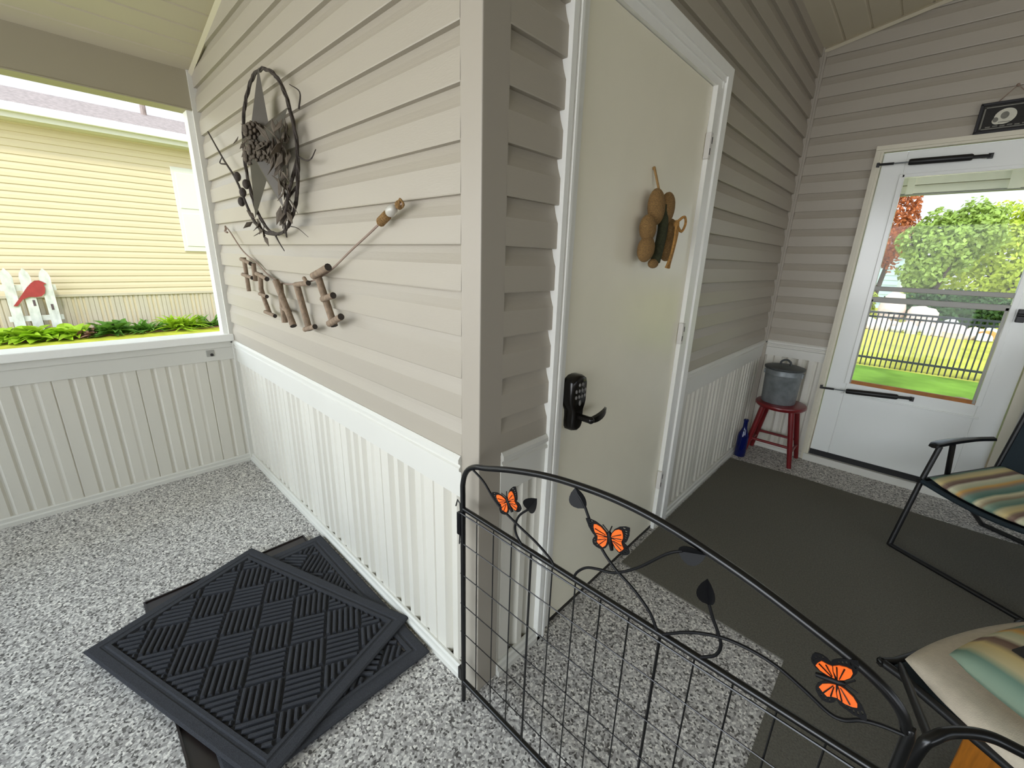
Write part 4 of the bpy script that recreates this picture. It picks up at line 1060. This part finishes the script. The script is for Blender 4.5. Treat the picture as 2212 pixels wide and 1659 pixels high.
mb.box(SX0 + 0.014, SX0 + 0.020, SY - 0.002, SY, SZ0 + 0.018, SZ1 - 0.016); mb.box(SX0 + 0.014, SX1 - 0.014, SY - 0.002, SY, SZ1 - 0.022, SZ1 - 0.017); mb.box(SX0 + 0.022, SX1 - 0.014, SY - 0.002, SY, SZ0 + 0.014, SZ0 + 0.019)
mb.build('border_line', M['signgrey'], sg)
def disc(mb, cx, cz, a, b_, th, yy, t=0.0015):
    E_ = ellipse(cx, cz, a, b_, th, 28); n_ = 28
    mb.add([(u, yy, v) for u, v in E_] + [(u, yy - t, v) for u, v in E_], [tuple(range(n_)), tuple(range(n_, 2 * n_))] + [(k, (k + 1) % n_, n_ + (k + 1) % n_, n_ + k) for k in range(n_)])
mb = MB(); disc(mb, 0.882, 2.135, 0.040, 0.036, 0.3, SY); disc(mb, 0.862, 2.120, 0.024, 0.020, 0.3, SY - 0.0007); mb.build('painted_motif', M['signwhite'], sg)['label'] = 'round white painted shape'
mb = MB(); disc(mb, 0.880, 2.139, 0.015, 0.017, 0.1, SY - 0.0017); disc(mb, 0.850, 2.122, 0.010, 0.012, 0.4, SY - 0.0017); mb.box(0.862, 0.905, SY - 0.0032, SY - 0.0015, 2.107, 2.110); mb.build('motif_shading', M['signgrey'], sg)
mb = MB()
for k in range(9): mb.box(0.82 + 0.026 * k, 0.838 + 0.026 * k, SY - 0.002, SY, 2.088 + 0.002 * (k % 2), 2.093 + 0.002 * (k % 2))
mb.build('faint_lettering', M['signgrey'], sg); mb = MB()
for k in range(4): mb.box(0.955 + 0.026 * k, 0.975 + 0.026 * k, SY - 0.002, SY, 2.140, 2.148)
mb.build('faint_lettering', M['signgrey'], sg)
mb = MB(); mb.tube([(0.838, SY + 0.004, SZ1), (0.893, SY, 2.272), (0.96, SY + 0.004, SZ1)], 0.0025, 6); mb.ell((0.893, SY, 2.272), 0.007, 0.01, 0.007)
mb.build('hanging_cord', M['string'], sg, smooth=True)

# little plate on the low wall
hp = thing('wall_plate', 'small grey plate with dark hole on the low wall band', 'plate', (XL, -0.14, 0.74))
mb = MB(); mb.box(XL + 0.004, XL + 0.010, -0.152, -0.112, 0.728, 0.766); bevel(mb.build('plate', M['greyplate'], hp), 0.002)
mb = MB(); mb.tube([(XL + 0.008, -0.126, 0.738), (XL + 0.0125, -0.126, 0.738)], 0.0085, 14); mb.build('hole', M['slot'], hp)

# ================================================================== outside, left
mb = MB(); mb.box(-9.6, XL - 0.15, -9.0, 3.2, -0.25, -0.06)
gl = mb.build('ground_left', M['grass']); struct(gl, 'bright lawn between the porch and the yellow house', 'lawn')
mb = MB(); mb.box(-9.38, -8.75, -6.0, 3.0, -0.07, -0.035); struct(mb.build('ground_bed', M['mulch']), 'brown mulch bed along the yellow house', 'flower bed')
HX = -9.4
hs = thing('house', 'pale yellow sided mobile home beyond the low wall', 'house', (HX - 2, -1, 0))
prof = []; z = 0.56; Hh = 0.103
while z < 3.05:
    prof += [(0.0, z), (0.016, z), (0.014, z + 0.05), (0.002, z + Hh)]; z += Hh
mb = MB(); vs = []; n = len(prof)
for a in (-7.0, 4.0):
    for o_, z in prof: vs.append((HX + o_, a, z))
mb.add(vs, [(k, k + 1, n + k + 1, n + k) for k in range(n - 1)]); mb.box(HX - 4.4, HX - 0.001, -7.0, 4.0, -0.1, 3.1)
mb.build('house_wall', M['yhouse'], hs)
mb = MB(); vpanel(mb, -7.0, 4.0, -0.05, 0.55, lambda a, d_, z: (HX + 0.012 - d_ * 1.6, a, z), 0.0); mb.box(HX, HX + 0.03, -7.0, 4.0, 0.535, 0.575)
mb.build('skirting', M['yskirt'], hs)
mb = MB(); vs = [(HX + 0.30, a, b_) for a in (-7.4, 4.4) for b_ in (3.20, 3.26)] + [(HX - 2.2, a, b_) for a in (-7.4, 4.4) for b_ in (3.93, 3.99)] + [(HX - 4.7, a, b_) for a in (-7.4, 4.4) for b_ in (3.20, 3.26)]
mb.add(vs, [(0, 1, 3, 2), (0, 4, 5, 1), (2, 3, 7, 6), (1, 5, 7, 3), (0, 2, 6, 4), (4, 8, 9, 5), (6, 7, 11, 10), (5, 9, 11, 7), (4, 6, 10, 8), (8, 10, 11, 9)])
mb.build('roof', M['roof'], hs)
mb = MB(); mb.box(HX + 0.27, HX + 0.38, -7.4, 4.4, 3.13, 3.25); mb.box(HX + 0.25, HX + 0.30, -7.4, 4.4, 3.06, 3.22); mb.box(HX, HX + 0.28, -7.4, 4.4, 3.06, 3.08)
bevel(mb.build('gutter', M['gutter'], hs), 0.01)
mb = MB(); mb.tube([(HX - 2.0, 1.15, 3.85), (HX - 2.0, 1.15, 4.10)], 0.05, 10); mb.build('vent_pipe', M['roof'], hs)
mb = MB(); mb.box(HX + 0.01, HX + 0.04, 1.068, 1.475, 1.31, 2.75)
sh_ = bevel(mb.build('shutter', M['gutter'], hs), 0.006); sh_['label'] = 'white raised-panel shutter'
mb = MB()
for a in ((1.40, 1.98), (2.06, 2.66)):
    mb.box(HX + 0.035, HX + 0.052, 1.118, 1.428, a[0], a[1])
bevel(mb.build('shutter_panel', M['gutter'], sh_), 0.012)
mb = MB(); mb.box(HX + 0.0, HX + 0.06, 1.49, 2.5, 1.31, 2.75); mb.build('window', M['gutter'], hs)
# picket sign with the red bird
PX = -9.15
pk = thing('picket_sign', 'weathered white picket fence piece with red bird before the yellow house', 'garden sign', (PX, -1.0, -0.05))
for y0 in (-1.205, -1.02, -0.815):
    pts2 = [(y0 - 0.058, -0.04), (y0 + 0.058, -0.04), (y0 + 0.058, 0.80), (y0 + 0.062, 0.86), (y0 + 0.045, 0.93), (y0, 1.00), (y0 - 0.045, 0.93), (y0 - 0.062, 0.86), (y0 - 0.058, 0.80)]
    plate([pts2], 0.024, lambda u, v, w_: Vector((PX + w_, u, v)), 'picket', M['picket'], pk)
for za_, zb_ in ((0.66, 0.75), (0.20, 0.28)):
    mb = MB(); mb.box(PX - 0.035, PX - 0.012, -1.30, -0.72, za_, zb_); mb.build('cross_rail', M['picket'], pk)
bird = [(-1.215, 0.44), (-1.175, 0.435), (-1.10, 0.535), (-1.03, 0.570), (-0.96, 0.565), (-0.90, 0.575), (-0.855, 0.62), (-0.838, 0.70), (-0.845, 0.755), (-0.815, 0.762), (-0.850, 0.795), (-0.885, 0.815), (-0.93, 0.812), (-0.975, 0.775), (-1.03, 0.71), (-1.09, 0.62), (-1.15, 0.53)]
bo_ = plate([bird], 0.02, lambda u, v, w_: Vector((PX + 0.022 + w_, u, v)), 'bird', M['redbird'], pk); bo_['label'] = 'red painted bird'
for ya_, za_ in ((-1.01, 0.43), (-0.83, 0.36)):
    mb = MB(); mb.box(PX + 0.012, PX + 0.015, ya_, ya_ + 0.028, za_, za_ + 0.09); mb.build('peeling_patch', M['knot'], pk)
# plants along the house
def rosette(label, c, n_, L, m_, width=0.30, seed=1, grp=None):
    r_ = random.Random(seed); mb = MB()
    for k in range(n_):
        a = r_.uniform(0, 2 * pi); el = r_.uniform(0.25, 1.15); l_ = L * r_.uniform(0.6, 1.1); w_ = l_ * width * r_.uniform(0.8, 1.2)
        d_ = Vector((cos(a), sin(a), 0)); sd = Vector((-sin(a), cos(a), 0)); o_ = Vector(c) + Vector((r_.uniform(-.1, .1), r_.uniform(-.16, .16), 0)); N = 5; vs = []
        for i in range(N + 1):
            t = i / N; p = o_ + d_ * (l_ * cos(el) * t * (1 + 0.25 * t)) + Vector((0, 0, l_ * (sin(el) * t - 0.55 * t * t * (1 - 0.4 * el))))
            p.z = max(p.z, c[2] + 0.005)
            ww = w_ * (sin(pi * (0.06 + 0.94 * t) ** 0.8)) * 0.5
            vs += [p - sd * ww + Vector((0, 0, ww * 0.5)), p, p + sd * ww + Vector((0, 0, ww * 0.5))]
        mb.add(vs, [(3 * i + q, 3 * i + q + 1, 3 * i + q + 4, 3 * i + q + 3) for i in range(N) for q in (0, 1)])
    return tag(mb.build('garden_plant', M[m_], smooth=True), label, 'plant', grp)
rosette('lime hosta in front of the picket sign', (-8.86, -1.10, -0.04), 70, 0.34, 'hosta1', 0.55, 1)
rosette('lime hosta right of the red bird pickets', (-8.80, -0.72, -0.04), 60, 0.30, 'hosta1', 0.5, 2)
rosette('lime hosta at the left edge of the porch opening', (-8.90, -1.55, -0.04), 50, 0.30, 'hosta1', 0.5, 6)
rosette('dark green leafy plant between lime hosta and grassy clumps', (-8.86, -0.22, -0.04), 70, 0.40, 'hosta2', 0.36, 3)
rosette('low narrow-leaved clump in the middle of the bed', (-8.86, 0.22, -0.04), 90, 0.34, 'hosta2', 0.14, 4)
rosette('tall bright green clump below the white shutter', (-8.86, 0.72, -0.04), 110, 0.46, 'hosta1', 0.14, 5)
rosette('small green clump at the right end of the bed', (-8.86, 1.12, -0.04), 60, 0.34, 'hosta2', 0.14, 7)
rosette('small dark purple plant beside the lime hosta', (-8.75, -0.52, -0.04), 30, 0.20, 'mulch', 0.4, 8)

# ================================================================== outside, back
GZ = -0.22
mb = MB(); mb.box(-14, 22, YB + 0.3, 45, GZ - 0.2, GZ); struct(mb.build('ground_back', M['grassback']), 'yellow-green lawn beyond the storm door', 'lawn')
mb = MB(); mb.box(0.0, 2.6, YB + 0.13, YB + 1.3, -0.10, -0.03); struct(mb.build('floor_step', M['interiorwood']), 'wooden landing outside the storm door', 'landing')
aw = thing('awning', 'cream ribbed awning outside the storm door glass', 'awning', (1.4, 3.6, 1.87))
mb = MB()
for k in range(5): mb.box(0.0, 3.2, 3.58 - 0.004 * (k % 2), 3.62, 1.875 + 0.055 * k, 1.925 + 0.055 * k)
mb.box(0.0, 3.2, 3.60, 3.62, 1.87, 2.15); mb.build('valance', M['awning'], aw)
for xa_, xb_ in ((1.02, 1.075), (0.535, 0.575)):
    mb = MB(); mb.box(xa_, xb_, 3.57, 3.585, 1.87, 2.15); mb.build('valance_strip', M['awning'], aw)
for xa_ in (0.1, 3.0):
    mb = MB(); mb.tube([(xa_, YB + 0.12, 2.14), (xa_, 3.6, 2.14)], 0.012, 8); mb.build('awning_bracket', M['awning'], aw)
mb = MB(); mb.box(0.0, 3.2, 3.575, 3.62, 1.862, 1.872); mb.build('awning_edge', M['greyplate'], aw)

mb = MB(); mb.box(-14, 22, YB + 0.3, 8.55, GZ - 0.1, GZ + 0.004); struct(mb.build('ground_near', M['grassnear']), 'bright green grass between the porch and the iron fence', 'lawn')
fy = 8.67
fe = thing('iron_fence', 'black metal picket fence across the back lawn', 'fence', (1.0, fy, GZ))
for zz, rr in ((0.685, 0.016), (0.612, 0.014), (-0.079, 0.016)):
    mb = MB(); mb.box(-1.2, 3.6, fy - rr, fy + rr, zz - rr, zz + rr); mb.build('fence_rail', M['fence'], fe)
k = 0; xx = -1.15
while xx < 3.6:
    mb = MB(); mb.box(xx - 0.009, xx + 0.009, fy - 0.009, fy + 0.009, GZ, 0.69); mb.build('fence_picket', M['fence'], fe); xx += 0.0655
for xx in (-1.2, 2.6):
    mb = MB(); mb.box(xx - 0.03, xx + 0.03, fy - 0.03, fy + 0.03, GZ, 0.76); mb.build('fence_post', M['fence'], fe)

# stones along the far bed
rs = random.Random(11)
def rock(c, sx, sy, sz, m_, seed):
    r_ = random.Random(seed); mb = MB(); mb.ell((0, 0, 0), 1, 1, 1, 12, 8)
    ph = [r_.uniform(0, 6.28) for _ in range(6)]
    vs = []
    for p in mb.v:
        x_, y_2, z_ = p; f = 1 + 0.10 * sin(3 * x_ + ph[0]) + 0.10 * sin(4 * y_2 + ph[1]) + 0.08 * sin(5 * z_ + ph[2]) + 0.06 * sin(7 * x_ + 5 * y_2 + ph[3])
        vs.append((c[0] + sx * x_ * f, c[1] + sy * y_2 * f, c[2] + sz * z_ * f))
    mb.v = vs
    return mb.build('stone', M[m_], smooth=True)
names = ['rock1', 'rock2', 'rock2', 'rock1', 'rock3']
ROWG = 'edging stones along the far bed'
i_ = 0
for row, (yy, n_) in enumerate(((14.6, 16), (15.15, 15), (15.7, 14))):
    for k in range(n_):
        xx = -1.1 + 4.4 * (k + 0.5 * (row % 2)) / n_ + rs.uniform(-0.06, 0.06)
        sz = rs.uniform(0.11, 0.16) + 0.02 * row
        m_ = names[rs.randrange(4)]
        if row == 1 and k in (11, 13): m_ = 'rock3'
        o = rock((xx, yy + rs.uniform(-0.1, 0.1), GZ + sz * 0.55), sz * rs.uniform(1.0, 1.35), sz, sz * 0.8, m_, 100 + i_); i_ += 1
        tag(o, {'rock1': 'pale pinkish stone', 'rock2': 'pale grey stone', 'rock3': 'orange tan stone'}[m_] + ' in the row edging the far bed', 'stone', ROWG + (' (orange)' if m_ == 'rock3' else ' (pink)' if m_ == 'rock1' else ' (grey)'))
tag(rock((1.00, 16.2, 0.10), 0.36, 0.25, 0.36, 'rock1', 5), 'large pale boulder standing under the trees behind the fence', 'boulder')
tag(rock((0.30, 16.3, 0.30), 0.30, 0.25, 0.50, 'rock1', 6), 'tall pinkish boulder at the left under the trees', 'boulder')
tag(rock((1.62, 16.2, -0.06), 0.22, 0.2, 0.18, 'rock2', 8), 'low grey boulder right of the large pale one', 'boulder')

def tree(name, label, blobs, nleaf, m_, leaf_, seed, trunk=None, group=None):
    r_ = random.Random(seed); root = thing(name, label, 'tree' if name == 'tree' else 'shrub', (blobs[0][0], blobs[0][1], GZ), group)
    mb = MB(); tot = sum(b_[3] * b_[4] * b_[5] for b_ in blobs)
    for bx0, by0, bz0, rx, ry, rz in blobs:
        for _ in range(int(nleaf * rx * ry * rz / tot)):
            v = Vector((r_.gauss(0, 1), r_.gauss(0, 1), r_.gauss(0, 1))).normalized() * (r_.uniform(0.35, 1.0) ** 0.5)
            v *= 1 + 0.18 * sin(5 * v.x + seed) * sin(4 * v.z + 1.3 * seed)
            p = Vector((bx0 + v.x * rx, by0 + v.y * ry, bz0 + v.z * rz))
            if p.z < GZ: continue
            n_ = (v + Vector((r_.uniform(-1, 1), r_.uniform(-1, 1), r_.uniform(-0.6, 1)))).normalized()
            t_ = n_.orthogonal().normalized(); b2 = n_.cross(t_); a = r_.uniform(0, 6.28); d_ = t_ * cos(a) + b2 * sin(a); e_ = n_.cross(d_)
            l_ = leaf_ * r_.uniform(0.7, 1.3)
            mb.add([p - d_ * l_ * 0.5, p + e_ * l_ * 0.28, p + d_ * l_ * 0.5, p - e_ * l_ * 0.28], [(0, 1, 2, 3)])
    mb.build('foliage', M[m_], root)
    mb = MB(); b0 = blobs[0]
    for k in range(5):
        a = r_.uniform(0, 6.28)
        mb.tube([(b0[0] + 0.05 * cos(a), b0[1] + 0.05 * sin(a), GZ), (b0[0] + b0[3] * 0.3 * cos(a), b0[1] + b0[4] * 0.3 * sin(a), (b0[2] + GZ) / 2), (b0[0] + b0[3] * 0.8 * cos(a), b0[1] + b0[4] * 0.6 * sin(a), b0[2] + b0[5] * 0.4)], [0.09, 0.06, 0.02], 7)
    mb.build('trunk', M['trunk'], root, smooth=True)
    return root
tree('tree', 'orange-red leaved tree at the left edge of the storm glass', [(-0.50, 20.4, 3.0, 0.78, 0.8, 1.7)], 5200, 'tree3', 0.13, 2)
tree('tree', 'loose mid green tree in the middle of the storm glass', [(0.95, 18.4, 2.1, 0.95, 0.8, 1.05), (0.75, 18.4, 1.25, 0.6, 0.7, 0.6), (1.6, 18.4, 2.6, 0.75, 0.7, 0.85)], 8200, 'tree1', 0.15, 3)
tree('tree', 'bright lime green tree at the right of the storm glass', [(2.6, 20.4, 2.0, 1.15, 0.9, 1.6), (3.6, 20.4, 2.1, 1.3, 0.9, 1.8), (1.9, 20.3, 1.1, 0.9, 0.8, 0.8)], 9500, 'tree2', 0.15, 4)
tree('shrub', 'dark green low shrub behind the edging stones', [(1.6, 17.05, 0.33, 1.6, 0.42, 0.52)], 6000, 'tree4', 0.13, 5)
tree('shrub', 'yellow-green shrub behind the fence on the left', [(-0.7, 17.1, 0.35, 0.65, 0.45, 0.45)], 2200, 'tree2', 0.13, 6)
bh = thing('house', 'pale blue-grey house far behind the trees', 'house', (-2.5, 24, GZ))
mb = MB(); z = GZ
vs = []; prof = []
while z < 2.1:
    prof += [(0.0, z), (0.03, z), (0.004, z + 0.2)]; z += 0.2
n = len(prof)
for a in (-6.0, 0.05):
    for o_, z in prof: vs.append((a, 24 - o_, z))
mb.add(vs, [(k, k + 1, n + k + 1, n + k) for k in range(n - 1)]); mb.box(-6.0, 0.05, 24.001, 29, GZ, 2.1); mb.build('house_wall', M['bluehouse'], bh)
mb = MB(); vs = [(a, b_, c) for a in (-6.2, 0.15) for b_, c in ((23.7, 2.08), (26.5, 3.0), (29.3, 2.08))]
mb.add(vs + [(a, b_, c + 0.06) for a, b_, c in vs], [(0, 1, 4, 3), (1, 2, 5, 4), (6, 9, 10, 7), (7, 10, 11, 8), (0, 3, 9, 6), (2, 8, 11, 5), (0, 6, 7, 1), (1, 7, 8, 2), (3, 4, 10, 9), (4, 5, 11, 10)]); mb.build('roof', M['roof'], bh)
# brown stone on the grass just outside
o = rock((0.0, 0.0, 0.0), 0.14, 0.09, 0.075, 'brownstone', 3); o.location = (1.42, 6.55, GZ + 0.055)
tag(o, 'small grey-brown stone on the grass just beyond the storm door', 'stone')

# ------------------------------------------------------------------ light
SKY, BOOST, BOOST_POW, BOOST_DIR = 0.72, 3.7, 2.5, (0.0, -1.0, 0.32)
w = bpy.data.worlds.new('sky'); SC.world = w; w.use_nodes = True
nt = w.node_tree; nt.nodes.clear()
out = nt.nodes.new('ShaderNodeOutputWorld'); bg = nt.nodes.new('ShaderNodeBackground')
tc = nt.nodes.new('ShaderNodeTexCoord'); sx = nt.nodes.new('ShaderNodeSeparateXYZ'); nt.links.new(tc.outputs['Generated'], sx.inputs[0])
rp = nt.nodes.new('ShaderNodeValToRGB'); e = rp.color_ramp.elements
e[0].position = 0.0; e[0].color = (0.95, 0.97, 1.0, 1); e[1].position = 1.0; e[1].color = (0.60, 0.78, 1.0, 1)
q = e.new(0.35); q.color = (0.80, 0.90, 1.0, 1)
nt.links.new(sx.outputs['Z'], rp.inputs['Fac']); nt.links.new(rp.outputs['Color'], bg.inputs['Color'])
# sky lobe added to brighten the porch interior through its open front
dt = nt.nodes.new('ShaderNodeVectorMath'); dt.operation = 'DOT_PRODUCT'; dt.inputs[1].default_value = Vector(BOOST_DIR).normalized()
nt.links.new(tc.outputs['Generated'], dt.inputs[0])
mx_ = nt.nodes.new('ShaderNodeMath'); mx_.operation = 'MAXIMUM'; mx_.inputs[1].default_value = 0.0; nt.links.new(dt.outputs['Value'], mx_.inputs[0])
pw_ = nt.nodes.new('ShaderNodeMath'); pw_.operation = 'POWER'; pw_.inputs[1].default_value = BOOST_POW; nt.links.new(mx_.outputs[0], pw_.inputs[0])
sm_ = nt.nodes.new('ShaderNodeMath'); sm_.operation = 'MULTIPLY_ADD'; sm_.inputs[1].default_value = BOOST; sm_.inputs[2].default_value = SKY; nt.links.new(pw_.outputs[0], sm_.inputs[0])
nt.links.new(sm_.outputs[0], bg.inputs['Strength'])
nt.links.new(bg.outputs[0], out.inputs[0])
sd = bpy.data.lights.new('sun', 'SUN'); sd.energy = 1.1; sd.angle = radians(6); sd.color = (1.0, 0.95, 0.86)
so = bpy.data.objects.new('sun', sd); COL.objects.link(so)
dv = Vector((0.60, -0.12, 0.79)); so.rotation_euler = dv.to_track_quat('Z', 'Y').to_euler()
so.location = (2, -2, 8)

SC.view_settings.view_transform = 'Standard'; SC.view_settings.look = 'None'
SC.view_settings.gamma = 1.0; SC.view_settings.use_curve_mapping = False
SC.view_settings.exposure = 0.9
try:
    SC.cycles.max_bounces = 8; SC.cycles.diffuse_bounces = 6; SC.cycles.transparent_max_bounces = 8
except Exception: pass
